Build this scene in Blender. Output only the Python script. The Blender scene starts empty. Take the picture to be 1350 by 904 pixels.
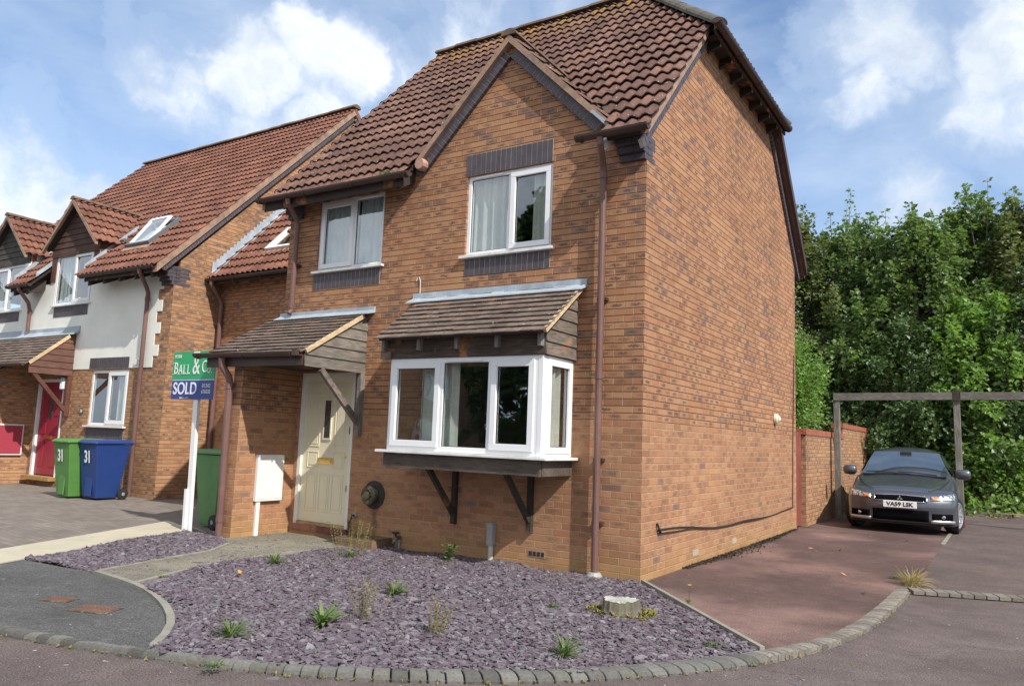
import bpy, bmesh, math, random
import numpy as np
from mathutils import Vector, Matrix
from mathutils.geometry import tessellate_polygon
random.seed(7); rng = np.random.default_rng(7)
R = math.radians
scene = bpy.context.scene
COL = scene.collection
# ------------------------------------------------------------------ camera
def cam_setup():
    yaw, pit, rol = -.5697, .1239, .0378
    cy, sy = math.cos(yaw), math.sin(yaw)
    f = Vector((sy*math.cos(pit), cy*math.cos(pit), math.sin(pit)))
    r = Vector((cy, -sy, 0)); u = r.cross(f)
    c, s = math.cos(rol), math.sin(rol)
    r2 = c*r + s*u; u2 = -s*r + c*u
    cam = bpy.data.cameras.new('camera'); o = bpy.data.objects.new('camera', cam); COL.objects.link(o)
    m = Matrix((r2, u2, -f)).transposed().to_4x4(); m.translation = Vector((3.1021, -7.3759, 1.3823))
    o.matrix_world = m
    cam.sensor_width = 36; cam.lens = 36*1011.6/1350; cam.clip_end = 3000; cam.clip_start = .05
    scene.camera = o
cam_setup()
# ------------------------------------------------------------------ sun and sky
SUN = Vector((2.75, -1.0, 2.75)).normalized()
elev = math.asin(SUN.z); azim = math.atan2(SUN.x, SUN.y)
sl = bpy.data.lights.new('sun', 'SUN'); sl.energy = 4.3; sl.angle = R(.5); sl.color = (1, .95, .87)
so = bpy.data.objects.new('sun', sl); COL.objects.link(so)
so.rotation_euler = (-SUN).to_track_quat('-Z', 'Y').to_euler()
w = bpy.data.worlds.new('World'); scene.world = w; w.use_nodes = True
scene.view_settings.view_transform = 'Standard'; scene.view_settings.look = 'None'
scene.view_settings.exposure = 0.30; scene.view_settings.gamma = 1; scene.view_settings.use_curve_mapping = False

class NT:
    """small node-tree helper"""
    def __init__(s, nt): s.t = nt; s.n = nt.nodes; s.l = nt.links
    def node(s, typ, ins=None, **kw):
        n = s.n.new(typ)
        for k, v in kw.items(): setattr(n, k, v)
        for k, v in (ins or {}).items():
            if hasattr(v, 'is_linked') or isinstance(v, bpy.types.NodeSocket): s.l.new(v, n.inputs[k])
            else: n.inputs[k].default_value = v
        return n
    def math(s, op, a, b=0., c=0.):
        n = s.n.new('ShaderNodeMath'); n.operation = op
        for i, v in enumerate((a, b, c)):
            if isinstance(v, bpy.types.NodeSocket): s.l.new(v, n.inputs[i])
            else: n.inputs[i].default_value = v
        return n.outputs[0]
    def vmath(s, op, a, b=(0, 0, 0)):
        n = s.n.new('ShaderNodeVectorMath'); n.operation = op
        for i, v in enumerate((a, b)):
            if isinstance(v, bpy.types.NodeSocket): s.l.new(v, n.inputs[i])
            else: n.inputs[i].default_value = v
        return n
    def mix(s, fac, a, b, blend='MIX'):
        n = s.n.new('ShaderNodeMix'); n.data_type = 'RGBA'; n.blend_type = blend
        for i, v in ((0, fac), (6, a), (7, b)):
            if isinstance(v, bpy.types.NodeSocket): s.l.new(v, n.inputs[i])
            else: n.inputs[i].default_value = v if i == 0 else (*v[:3], 1)
        return n.outputs[2]
    def ramp(s, fac, stops, interp='LINEAR'):
        n = s.n.new('ShaderNodeValToRGB'); n.color_ramp.interpolation = interp
        e = n.color_ramp.elements
        while len(e) < len(stops): e.new(.5)
        for i, (p, c) in enumerate(stops):
            e[i].position = p
            e[i].color = (c, c, c, 1) if isinstance(c, (int, float)) else (*c[:3], 1)
        s.l.new(fac, n.inputs[0]); return n.outputs[0]
    def noise(s, vec, scale, detail=3, rough=.55, out=0, dist=0):
        n = s.n.new('ShaderNodeTexNoise'); n.inputs['Scale'].default_value = scale
        n.inputs['Detail'].default_value = detail; n.inputs['Roughness'].default_value = rough
        n.inputs['Distortion'].default_value = dist
        if vec is not None: s.l.new(vec, n.inputs['Vector'])
        return n.outputs[out]

def sky():
    T = NT(w.node_tree); T.n.clear()
    st = T.node('ShaderNodeTexSky', sky_type='NISHITA', sun_disc=False, sun_elevation=elev, sun_rotation=azim,
                air_density=1.0, dust_density=.7, ozone_density=1.6)
    tc = T.n.new('ShaderNodeTexCoord'); d = T.vmath('NORMALIZE', tc.outputs['Generated']).outputs[0]
    warp = T.noise(d, 4.5, 6, .6, out=1)
    wv = T.vmath('SUBTRACT', warp, (.5, .5, .5)).outputs[0]
    sc = T.vmath('SCALE', wv); sc.inputs['Scale'].default_value = .24
    dw = T.vmath('ADD', d, sc.outputs[0]).outputs[0]
    tot = None
    #  direction, angular size, weight
    blobs = [((-.727, .546, .417), .085, 1.0), ((-.78, .486, .385), .085, .95), ((-.665, .60, .44), .07, .9),
             ((-.75, .555, .35), .08, .85), ((-.70, .60, .37), .07, .75),
             ((-.107, .887, .455), .09, .95), ((-.13, .91, .395), .07, .85), ((.03, .90, .44), .09, .9),
             ((.02, .93, .36), .10, .7), ((-.08, .955, .28), .09, .72), ((-.537, .685, .492), .10, .85),
             ((-.60, .66, .44), .09, .75), ((-.45, .76, .47), .10, .7), ((-.88, .41, .24), .10, .80), ((-.93, .33, .20), .12, .8), ((-.50, .83, .25), .2, .5),
             ((-.70, .59, .37), .17, .52), ((-.55, .70, .43), .17, .50), ((.0, .92, .38), .18, .50), ((-.86, .42, .27), .14, .50)]
    for c, s_, wt in blobs:
        dist = T.vmath('DISTANCE', dw, c).outputs['Value']
        q = T.math('DIVIDE', dist, s_); q = T.math('POWER', q, 2.2)
        g = T.math('MULTIPLY', T.math('EXPONENT', T.math('MULTIPLY', q, -1.0)), wt)
        tot = g if tot is None else T.math('MAXIMUM', tot, g)
    fb = T.noise(dw, 7, 8, .62)
    # generic cloud cover elsewhere round the dome
    cov = T.ramp(T.noise(d, 1.9, 5, .55), [(.30, .35), (.50, 1.)])
    sep = T.n.new('ShaderNodeSeparateXYZ'); T.l.new(d, sep.inputs[0])
    behind = T.math('LESS_THAN', sep.outputs['Y'], .1)
    tot = T.math('MAXIMUM', tot, T.math('MULTIPLY', cov, behind))
    dens = T.math('ADD', tot, T.math('MULTIPLY', T.math('SUBTRACT', fb, .5), 1.0))
    mask = T.ramp(dens, [(.10, 0), (.44, .46), (.92, 1)], 'EASE')
    thin = T.ramp(T.noise(T.vmath('MULTIPLY', d, (1, 1, 2.6)).outputs[0], 3.2, 6, .6), [(.36, 0.10), (.70, .60)])
    mask = T.math('MAXIMUM', mask, thin)
    shade = T.ramp(T.noise(dw, 5.5, 5, .55), [(.36, (5.0, 5.7, 6.7)), (.50, (6.8, 7.3, 8.0)), (.64, (8.7, 8.9, 9.2))])
    core = T.ramp(dens, [(.45, 0), (.85, 1)])
    cl = T.mix(core, (5.2, 6.3, 7.8), shade)
    base = T.mix(1.0, st.outputs[0], (.98, 1.16, 1.34), 'MULTIPLY')
    out = T.mix(mask, base, cl)
    bg = T.node('ShaderNodeBackground', {'Color': out, 'Strength': .11})
    ow = T.n.new('ShaderNodeOutputWorld'); T.l.new(bg.outputs[0], ow.inputs[0])
sky()
scene.render.engine = 'CYCLES'
scene.cycles.max_bounces = 7; scene.cycles.transparent_max_bounces = 12

# ------------------------------------------------------------------ materials
def newmat(name):
    m = bpy.data.materials.new(name); m.use_nodes = True
    T = NT(m.node_tree); T.n.clear()
    b = T.n.new('ShaderNodeBsdfPrincipled'); o = T.n.new('ShaderNodeOutputMaterial'); T.l.new(b.outputs[0], o.inputs[0])
    return m, T, b
def pos(T): return T.n.new('ShaderNodeNewGeometry').outputs['Position']
def objc(T): return T.n.new('ShaderNodeTexCoord').outputs['Object']
def bump(T, b, h, strength=.4, dist=.01):
    n = T.node('ShaderNodeBump', {'Height': h, 'Strength': strength, 'Distance': dist}); T.l.new(n.outputs[0], b.inputs['Normal'])
def simple(name, c, rough=.6, var=.25, scale=6, bmp=.15, dirt=None, metallic=0, spec=None, stretch=None, fine=40):
    """base colour with two scales of real variation, optional dirt stains"""
    m, T, b = newmat(name); P = objc(T)
    if stretch: P = T.vmath('MULTIPLY', P, stretch).outputs[0]
    n1 = T.noise(P, scale, 4); n2 = T.noise(P, fine, 3, .7)
    f = T.math('ADD', T.math('MULTIPLY', n1, .6), T.math('MULTIPLY', n2, .4))
    lo = [max(0, x*(1-var)) for x in c]; hi = [min(1, x*(1+var)) for x in c]
    col = T.ramp(f, [(.32, lo), (.68, hi)])
    if dirt:
        dm = T.ramp(T.noise(P, scale*.45, 6, .7), [(.50, 0), (.68, .75)])
        col = T.mix(dm, col, dirt)
    T.l.new(col, b.inputs['Base Color']); b.inputs['Roughness'].default_value = rough; b.inputs['Metallic'].default_value = metallic
    if spec is not None: b.inputs['Specular IOR Level'].default_value = spec
    if bmp: bump(T, b, n2, bmp, .004)
    return m

def brick_mat(name, cols, kiss=.85, mort=(.40, .28, .18), dark=.055, foot=True):
    m, T, b = newmat(name)
    g = T.n.new('ShaderNodeNewGeometry')
    sp = T.n.new('ShaderNodeSeparateXYZ'); T.l.new(g.outputs['Position'], sp.inputs[0])
    sn = T.n.new('ShaderNodeSeparateXYZ'); T.l.new(g.outputs['True Normal'], sn.inputs[0])
    ax = T.math('GREATER_THAN', T.math('ABSOLUTE', sn.outputs[0]), .5)
    u = T.math('ADD', T.math('MULTIPLY', sp.outputs[0], T.math('SUBTRACT', 1., ax)), T.math('MULTIPLY', T.math('ADD', sp.outputs[1], .1125), ax))
    wob = T.math('MULTIPLY', T.math('SUBTRACT', T.noise(g.outputs['Position'], 9, 2), .5), .006)
    v = T.math('ADD', sp.outputs[2], wob)
    v = T.math('DIVIDE', v, .0735); u = T.math('DIVIDE', u, .222)
    row = T.math('FLOOR', v); fv = T.math('FRACT', v)
    u2 = T.math('ADD', u, T.math('MULTIPLY', T.math('FLOORED_MODULO', row, 2.), .5))
    jit = T.node('ShaderNodeTexWhiteNoise', {'W': row}, noise_dimensions='1D').outputs[0]
    u2 = T.math('ADD', u2, T.math('MULTIPLY', jit, .06))
    colm = T.math('FLOOR', u2); fu = T.math('FRACT', u2)
    cmb = T.node('ShaderNodeCombineXYZ', {0: colm, 1: row, 2: ax})
    wn = T.node('ShaderNodeTexWhiteNoise', {'Vector': cmb.outputs[0]}, noise_dimensions='3D')
    r1 = wn.outputs[0]; sc = T.n.new('ShaderNodeSeparateColor'); T.l.new(wn.outputs[1], sc.inputs[0]); r2 = sc.outputs[1]; r3 = sc.outputs[2]
    du = T.math('MULTIPLY', T.math('MINIMUM', fu, T.math('SUBTRACT', 1., fu)), .222)
    dv = T.math('MULTIPLY', T.math('MINIMUM', fv, T.math('SUBTRACT', 1., fv)), .0735)
    d = T.math('ADD', T.math('MINIMUM', du, dv), T.math('MULTIPLY', T.math('SUBTRACT', T.noise(g.outputs['Position'], 90, 2), .5), .003))
    brickm = T.ramp(T.math('MULTIPLY', d, 100.), [(.36, 0), (.64, 1)])
    n = len(cols); stops = [(i/(n-1), c) for i, c in enumerate(cols)]
    bc = T.ramp(r1, stops)
    # darker fired bricks, denser in drifting patches
    patch = T.ramp(T.noise(g.outputs['Position'], .9, 3), [(.46, .10), (.64, 4.2)])
    if foot:      # the lower courses of the wall come from a cleaner batch
        hi = T.math('ADD', T.math('MULTIPLY', T.math('GREATER_THAN', sp.outputs[2], 1.615), .80), .25)
        patch = T.math('MULTIPLY', patch, hi)
    isdark = T.math('LESS_THAN', r3, T.math('MULTIPLY', patch, dark))
    # kiss marks
    eu = T.math('DIVIDE', T.math('SUBTRACT', fu, T.math('ADD', .38, T.math('MULTIPLY', sc.outputs[0], .24))), .36); ev = T.math('DIVIDE', T.math('SUBTRACT', fv, .5), .30)
    e = T.math('ADD', T.math('POWER', T.math('ABSOLUTE', eu), 2.), T.math('POWER', T.math('ABSOLUTE', ev), 2.))
    e = T.math('ADD', e, T.math('MULTIPLY', T.math('SUBTRACT', T.noise(g.outputs['Position'], 38, 4, .7), .5), 5.0))
    km = T.math('MULTIPLY', T.ramp(e, [(.0, 1), (1.0, 0)]), T.ramp(T.math('ADD', r2, T.math('MULTIPLY', isdark, .5)), [(.30, 0), (.72, kiss), (1, kiss*1.25)]))
    if foot: km = T.math('MULTIPLY', km, T.math('ADD', .5, T.math('MULTIPLY', T.math('GREATER_THAN', sp.outputs[2], 1.615), .5)))
    bc = T.mix(km, bc, (.12, .085, .075))
    bc = T.mix(T.math('MULTIPLY', isdark, .42), bc, (.12, .10, .105))
    fine = T.noise(g.outputs['Position'], 120, 3, .7)
    bc = T.mix(.55, bc, T.ramp(fine, [(.3, .62), (.7, 1.25)]), 'MULTIPLY')
    big = T.ramp(T.noise(g.outputs['Position'], .7, 5, .6), [(.35, .86), (.65, 1.12)])
    bc = T.mix(.8, bc, big, 'MULTIPLY')
    mc = T.ramp(T.noise(g.outputs['Position'], 14, 4), [(.35, [x*.72 for x in mort]), (.7, [min(1, x*1.25) for x in mort])])
    # bed joints: raked shadow painted dark on upper wall, flush and pale low down
    bedj = T.math('MULTIPLY', T.math('LESS_THAN', dv, du), T.math('GREATER_THAN', sp.outputs[2], 1.615) if foot else .75)
    mc = T.mix(T.math('MULTIPLY', bedj, .92), mc, (.085, .050, .032))
    col = T.mix(brickm, mc, bc)
    if foot:      # sooty streak run down from the flue, rust-brown smear beside it
        sx = T.math('DIVIDE', T.math('ADD', T.math('ADD', sp.outputs[0], 3.57), T.math('MULTIPLY', T.math('SUBTRACT', T.noise(g.outputs['Position'], 9, 3), .5), .06)), .045)
        sk = T.math('EXPONENT', T.math('MULTIPLY', T.math('MULTIPLY', sx, sx), -1.))
        sk = T.math('MULTIPLY', sk, T.math('LESS_THAN', sp.outputs[2], .6)); sk = T.math('MULTIPLY', sk, T.math('LESS_THAN', sp.outputs[1], .05))
        col = T.mix(T.math('MULTIPLY', sk, .6), col, (.06, .045, .035))
        # faint run-off grime under sills and gutters
        gn = T.noise(T.vmath('MULTIPLY', g.outputs['Position'], (9, 9, .5)).outputs[0], 1.0, 4, .6)
        col = T.mix(T.ramp(gn, [(.52, 0), (.78, .28)]), col, (.16, .10, .07))
    if foot:      # damp, salty yellow staining near the ground
        zz = T.math('ADD', sp.outputs[2], T.math('MULTIPLY', T.noise(g.outputs['Position'], 2.2, 4), .55))
        col = T.mix(T.ramp(zz, [(.22, .5), (.52, 0)]), col, (.40, .26, .09))
    T.l.new(col, b.inputs['Base Color']); b.inputs['Roughness'].default_value = .88; b.inputs['Specular IOR Level'].default_value = .25
    hgt = T.math('ADD', brickm, T.math('MULTIPLY', fine, .35))
    bump(T, b, hgt, .9, .006)
    return m

def tile_mat(name, cols, lichen=.5, moss=True):
    m, T, b = newmat(name); P = pos(T)
    uv = T.n.new('ShaderNodeUVMap'); uv.uv_map = 'UVMap'
    fl = T.vmath('FLOOR', uv.outputs[0]).outputs[0]
    wn = T.node('ShaderNodeTexWhiteNoise', {'Vector': fl}, noise_dimensions='3D')
    c = T.ramp(wn.outputs[0], [(i/(len(cols)-1), k) for i, k in enumerate(cols)])
    c = T.mix(.9, c, T.ramp(T.noise(P, 22, 5, .7), [(.3, .55), (.7, 1.35)]), 'MULTIPLY')
    c = T.mix(.9, c, T.ramp(T.noise(P, 1.6, 5, .6), [(.35, .72), (.65, 1.25)]), 'MULTIPLY')
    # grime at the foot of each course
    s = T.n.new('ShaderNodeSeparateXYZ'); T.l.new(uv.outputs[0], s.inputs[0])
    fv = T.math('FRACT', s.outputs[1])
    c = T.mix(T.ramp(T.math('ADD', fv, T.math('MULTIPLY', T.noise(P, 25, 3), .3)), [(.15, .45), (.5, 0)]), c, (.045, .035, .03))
    li = T.ramp(T.noise(P, 26, 2, .5), [(.705, 0), (.735, lichen)])
    c = T.mix(li, c, (.55, .52, .45))
    if moss:
        sp = T.n.new('ShaderNodeSeparateXYZ'); T.l.new(P, sp.inputs[0])
        mz = T.math('MULTIPLY', T.ramp(T.math('MULTIPLY', sp.outputs[2], .1), [(.775, 0), (.855, 1)]), T.ramp(T.noise(P, 5, 6, .7), [(.48, 0), (.56, .8)]))
        c = T.mix(mz, c, (.30, .17, .035))
    T.l.new(c, b.inputs['Base Color']); b.inputs['Roughness'].default_value = .85; b.inputs['Specular IOR Level'].default_value = .3
    bump(T, b, T.noise(P, 70, 4, .7), .5, .006)
    return m

def island_mat(name, cols, rough=.7, fine=60, transl=0, spec=.3, dark_under=False):
    """each separate chip or leaf takes its own colour"""
    m, T, b = newmat(name)
    g = T.n.new('ShaderNodeNewGeometry')
    c = T.ramp(g.outputs['Random Per Island'], [(i/(len(cols)-1), k) for i, k in enumerate(cols)])
    c = T.mix(.7, c, T.ramp(T.noise(g.outputs['Position'], fine, 3), [(.3, .7), (.7, 1.25)]), 'MULTIPLY')
    T.l.new(c, b.inputs['Base Color']); b.inputs['Roughness'].default_value = rough; b.inputs['Specular IOR Level'].default_value = spec
    if transl:
        o = [n for n in T.n if n.type == 'OUTPUT_MATERIAL'][0]
        tr = T.node('ShaderNodeBsdfTranslucent', {'Color': T.mix(1., c, (1.35, 1.5, .6), 'MULTIPLY')})
        mx = T.node('ShaderNodeMixShader', {0: transl}); T.l.new(b.outputs[0], mx.inputs[1]); T.l.new(tr.outputs[0], mx.inputs[2])
        T.l.new(mx.outputs[0], o.inputs[0])
    return m

def glass_mat():
    m, T, b = newmat('window_glass'); T.n.remove(b)
    o = [n for n in T.n if n.type == 'OUTPUT_MATERIAL'][0]
    P = objc(T)
    bm = T.node('ShaderNodeBump', {'Height': T.noise(P, 1.3, 2), 'Strength': .25, 'Distance': .02})
    gl = T.node('ShaderNodeBsdfGlossy', {'Color': (.95, .97, 1, 1), 'Roughness': .012, 'Normal': bm.outputs[0]})
    tr = T.node('ShaderNodeBsdfTransparent', {'Color': (.93, .96, .95, 1)})
    fr = T.node('ShaderNodeFresnel', {'IOR': 1.75})
    f2 = T.math('ADD', T.math('MULTIPLY', fr.outputs[0], 1.5), .12)
    f2 = T.math('MULTIPLY', f2, T.math('SUBTRACT', 1., T.n.new('ShaderNodeNewGeometry').outputs['Backfacing']))   # one coating per sheet of glass
    mx = T.node('ShaderNodeMixShader', {0: f2}); T.l.new(tr.outputs[0], mx.inputs[1]); T.l.new(gl.outputs[0], mx.inputs[2])
    T.l.new(mx.outputs[0], o.inputs[0]); return m

def wood_mat(name, a, bcol, orange=0, axis=(1.5, 1.5, 14)):
    m, T, b = newmat(name); P = objc(T)
    Q = T.vmath('MULTIPLY', P, axis).outputs[0]
    n = T.noise(Q, 5, 5, .65); c = T.ramp(n, [(.3, a), (.7, bcol)])
    c = T.mix(.6, c, T.ramp(T.noise(P, 2.5, 4), [(.35, .6), (.7, 1.3)]), 'MULTIPLY')
    if orange: c = T.mix(T.ramp(T.noise(P, 3.1, 3), [(.60, 0), (.68, orange)]), c, (.36, .15, .05))
    T.l.new(c, b.inputs['Base Color']); b.inputs['Roughness'].default_value = .85; bump(T, b, n, .4, .006); return m

def tarmac_mat(name, c, c2, fine=85, patch=.5, spots=True, pinks=None):
    m, T, b = newmat(name); P = pos(T)
    n1 = T.noise(P, fine, 3, .8); n2 = T.noise(P, 1.1, 6, .6); n3 = T.noise(P, 9, 4, .6)
    base = T.ramp(n2, [(.33, c), (.67, c2)])
    if pinks: base = T.mix(T.ramp(T.noise(P, .45, 4, .5), [(.48, 0), (.60, .8)]), base, pinks)
    k = T.mix(.9, base, T.ramp(n1, [(.33, .30), (.5, .95), (.68, 2.0)]), 'MULTIPLY')
    k = T.mix(.6, k, T.ramp(n3, [(.3, .78), (.7, 1.2)]), 'MULTIPLY')
    if spots: k = T.mix(T.ramp(T.noise(P, 16, 2, .4), [(.765, 0), (.785, .8)]), k, (.45, .40, .36))
    crk = T.node('ShaderNodeTexVoronoi', {'Vector': T.vmath('ADD', P, T.noise(P, 1.5, 4, out=1)).outputs[0], 'Scale': .55}, feature='DISTANCE_TO_EDGE')
    k = T.mix(T.ramp(crk.outputs[0], [(.0008, .35), (.004, 0)]), k, (.03, .025, .022))
    T.l.new(k, b.inputs['Base Color']); b.inputs['Roughness'].default_value = .92; b.inputs['Specular IOR Level'].default_value = .2
    bump(T, b, n1, .6, .006); return m

def paving_mat(name, bw, bh, cols, mort, rot=0):
    m, T, b = newmat(name); P = pos(T)
    mp = T.node('ShaderNodeMapping', {'Vector': P, 'Rotation': (0, 0, rot)})
    br = T.node('ShaderNodeTexBrick', {'Vector': mp.outputs[0], 'Color1': (0, 0, 0, 1), 'Color2': (1, 1, 1, 1), 'Mortar': (.5, .5, .5, 1), 'Scale': 1.,
        'Mortar Size': .005, 'Mortar Smooth': .3, 'Bias': 0., 'Brick Width': bw, 'Row Height': bh})
    c = T.ramp(br.outputs[0], [(0, cols[0]), (1, cols[1])])
    c = T.mix(.7, c, T.ramp(T.noise(P, 1.5, 6, .65), [(.3, .72), (.7, 1.25)]), 'MULTIPLY')
    c = T.mix(.5, c, T.ramp(T.noise(P, 120, 3, .8), [(.3, .6), (.7, 1.35)]), 'MULTIPLY')
    c = T.mix(br.outputs[1], c, mort)
    T.l.new(c, b.inputs['Base Color']); b.inputs['Roughness'].default_value = .9
    bump(T, b, T.math('SUBTRACT', 1., br.outputs[1]), .5, .006); return m

def carpaint():
    m, T, b = newmat('car_paint')
    b.inputs['Base Color'].default_value = (.085, .095, .115, 1); b.inputs['Metallic'].default_value = .55
    b.inputs['Roughness'].default_value = .38; b.inputs['Coat Weight'].default_value = 1; b.inputs['Coat Roughness'].default_value = .06
    P = objc(T); T.l.new(T.ramp(T.noise(P, 3, 5, .7), [(.3, .33), (.7, .46)]), b.inputs['Roughness'])
    return m

M = {}
M['brick'] = brick_mat('orange_brick', [(.330, .157, .083), (.385, .188, .099), (.418, .213, .113), (.445, .237, .127), (.402, .180, .094)])
M['brick_n'] = brick_mat('buff_orange_brick', [(.33, .172, .090), (.395, .212, .112), (.46, .262, .142), (.43, .235, .126), (.375, .19, .10)], dark=.06, foot=False)
M['blue_brick'] = simple('blue_brick', (.075, .062, .072), .6, .35, 8, .3)
M['mortar'] = simple('pale_mortar', (.44, .41, .37), .9, .2, 10, .3)
M['cement'] = simple('verge_cement', (.34, .22, .155), .92, .3, 7, .5, dirt=(.13, .11, .09))
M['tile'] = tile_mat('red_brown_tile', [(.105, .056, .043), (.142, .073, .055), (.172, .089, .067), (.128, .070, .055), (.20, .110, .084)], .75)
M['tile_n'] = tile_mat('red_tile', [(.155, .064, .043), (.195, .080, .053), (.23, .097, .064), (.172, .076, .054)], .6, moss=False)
M['ridge'] = simple('ridge_tile', (.13, .085, .06), .9, .4, 6, .5, dirt=(.27, .18, .05))
M['ridge_dark'] = simple('mossy_ridge_tile', (.085, .08, .07), .9, .4, 6, .5, dirt=(.16, .13, .06))
M['plain'] = tile_mat('plain_grey_brown_tile', [(.125, .097, .080), (.165, .122, .10), (.19, .142, .116), (.148, .113, .096), (.22, .14, .10)], .9, moss=False)
M['lead'] = simple('lead_flashing', (.34, .39, .44), .55, .25, 6, .3, dirt=(.50, .54, .58))
M['upvc'] = simple('white_upvc', (.80, .81, .82), .35, .03, 4, 0, spec=.5)
M['sill'] = simple('weathered_white_sill', (.74, .74, .72), .45, .08, 9, .05, dirt=(.48, .47, .42))
M['glass'] = glass_mat()
M['curtain'] = simple('cream_curtain', (.62, .61, .55), .9, .12, 5, .2)
M['net'] = simple('white_net', (.62, .66, .68), .9, .12, 5, .2)
M['brown_pvc'] = simple('brown_pvc', (.060, .034, .030), .5, .25, 4, .05, dirt=(.085, .058, .050), spec=.4)
M['brown_pipe'] = simple('faded_brown_pipe', (.155, .082, .072), .5, .18, 3, .05, dirt=(.20, .12, .105), spec=.4)
M['dark_wood'] = wood_mat('dark_stained_wood', (.022, .017, .014), (.065, .048, .038), .8)
M['grey_wood'] = wood_mat('weathered_grey_wood', (.075, .058, .045), (.24, .205, .17), .35)
M['post_wood'] = wood_mat('silvered_timber', (.10, .09, .08), (.30, .28, .25), .1, (12, 12, 1.2))
M['beam_wood'] = wood_mat('silvered_timber_beam', (.07, .062, .056), (.20, .185, .165), .1, (1.2, 12, 12))
M['red_wood'] = wood_mat('brown_stained_wood', (.075, .028, .018), (.16, .062, .040), 0)
M['barge'] = wood_mat('bare_timber', (.42, .28, .15), (.72, .56, .36), 0)
M['gatewood'] = wood_mat('red_stained_gate', (.16, .035, .022), (.29, .072, .045), 0, (10, 10, 1))
M['render'] = simple('white_render', (.80, .80, .74), .9, .06, 2, .3, dirt=(.72, .71, .66), fine=90)
M['deck'] = simple('roof_deck', (.03, .022, .018), .9, .2, 5, 0)
M['dark'] = simple('beige_interior', (.36, .33, .28), .9, .3, 2, 0)
M['black'] = simple('black_rubber', (.018, .018, .018), .75, .3, 8, .1)
M['door'] = simple('cream_door_paint', (.74, .68, .50), .42, .05, 3, .05, spec=.5)
M['doorframe'] = simple('white_door_frame', (.76, .74, .68), .45, .06, 5, .05)
M['reddoor'] = simple('crimson_door_paint', (.30, .022, .045), .4, .1, 3, .05)
M['brass'] = simple('brass', (.72, .50, .16), .32, .12, 12, 0, metallic=.9)
M['metal'] = simple('galvanised_metal', (.42, .42, .42), .4, .15, 10, .1, metallic=.8)
M['meter'] = simple('white_meter_box', (.78, .76, .73), .5, .04, 4, .05)
M['maroon'] = simple('maroon_meter_box', (.35, .045, .07), .5, .06, 4, .05)
M['greypipe'] = simple('grey_plastic', (.30, .30, .29), .5, .15, 8, .05)
M['rust'] = simple('rusty_iron', (.17, .085, .055), .85, .4, 12, .5, dirt=(.12, .09, .08))
M['oldmetal'] = simple('sooty_metal', (.08, .065, .05), .7, .5, 20, .4, dirt=(.35, .30, .18))
M['bin_green'] = simple('green_bin_plastic', (.085, .215, .050), .5, .12, 4, .08, spec=.4)
M['bin_dgreen'] = simple('faded_green_bin_plastic', (.09, .22, .075), .5, .12, 4, .08, spec=.4)
M['bin_blue'] = simple('blue_bin_plastic', (.018, .048, .19), .42, .12, 4, .08, spec=.45)
M['white'] = simple('white_paint', (.80, .80, .80), .5, .02, 4, 0)
M['sign_green'] = simple('green_sign_board', (.015, .36, .13), .4, .05, 4, 0)
M['sign_blue'] = simple('blue_sign_board', (.025, .055, .27), .4, .05, 4, 0)
M['road'] = tarmac_mat('red_brown_road_tarmac', (.100, .078, .074), (.150, .120, .112))
M['drive'] = tarmac_mat('red_drive_tarmac', (.090, .058, .053), (.135, .088, .079), pinks=(.245, .155, .132))
M['tarmac2'] = tarmac_mat('worn_brown_tarmac', (.098, .075, .070), (.145, .112, .102))
M['footpath'] = tarmac_mat('grey_footpath_tarmac', (.078, .077, .076), (.115, .113, .110), fine=100)
M['sett'] = simple('grey_sett', (.120, .117, .106), .92, .45, 9, .9, dirt=(.20, .195, .17), fine=90)
M['sett'] = island_mat('grey_setts', [(.085, .083, .075), (.125, .122, .112), (.165, .16, .145), (.11, .108, .10), (.14, .135, .115)], .92, 55)
M['sett_dark'] = island_mat('grey_brown_setts', [(.12, .105, .09), (.19, .17, .145), (.24, .215, .18), (.155, .135, .115), (.21, .195, .17)], .92, 55)
M['edging'] = simple('concrete_edging', (.25, .235, .195), .92, .25, 6, .6, dirt=(.22, .22, .17), fine=70)
M['concrete'] = simple('worn_concrete', (.27, .255, .195), .92, .40, 4, .9, dirt=(.15, .155, .095), fine=110)
M['concrete'] = tarmac_mat('worn_concrete_path', (.155, .142, .112), (.245, .226, .178), fine=90)
M['cream'] = simple('cream_kerb', (.47, .42, .315), .85, .14, 3, .4, dirt=(.38, .35, .26), fine=90)
M['blockpave'] = paving_mat('block_paving', .20, .10, ((.17, .142, .122), (.225, .19, .162)), (.115, .098, .085), .12)
M['soil'] = simple('dark_soil', (.055, .045, .045), .95, .4, 9, .8)
M['grass'] = simple('rough_ground', (.09, .085, .045), .95, .5, 3, .8, dirt=(.05, .07, .02))
M['slate'] = island_mat('purple_slate', [(.085, .062, .078), (.145, .110, .135), (.11, .080, .102), (.18, .148, .168), (.12, .105, .122), (.24, .22, .235), (.095, .066, .085)], .62, 45, spec=.45)
M['stump_bark'] = simple('old_bark', (.15, .13, .10), .95, .45, 5, .8, dirt=(.13, .15, .05), stretch=(8, 8, 1))
M['stump_top'] = simple('sawn_wood', (.38, .37, .32), .9, .35, 9, .5, dirt=(.22, .21, .17), fine=30)
M['moss'] = island_mat('moss_tuft', [(.12, .12, .02), (.20, .20, .04), (.30, .20, .07), (.15, .18, .03)], .9)
M['weed'] = island_mat('weed_leaf', [(.09, .14, .045), (.13, .20, .065), (.20, .25, .11), (.11, .165, .055)], .6, transl=.3)
M['weed_dry'] = island_mat('dry_weed', [(.16, .16, .06), (.30, .25, .10), (.22, .22, .08), (.38, .28, .16)], .8, transl=.25)
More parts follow.
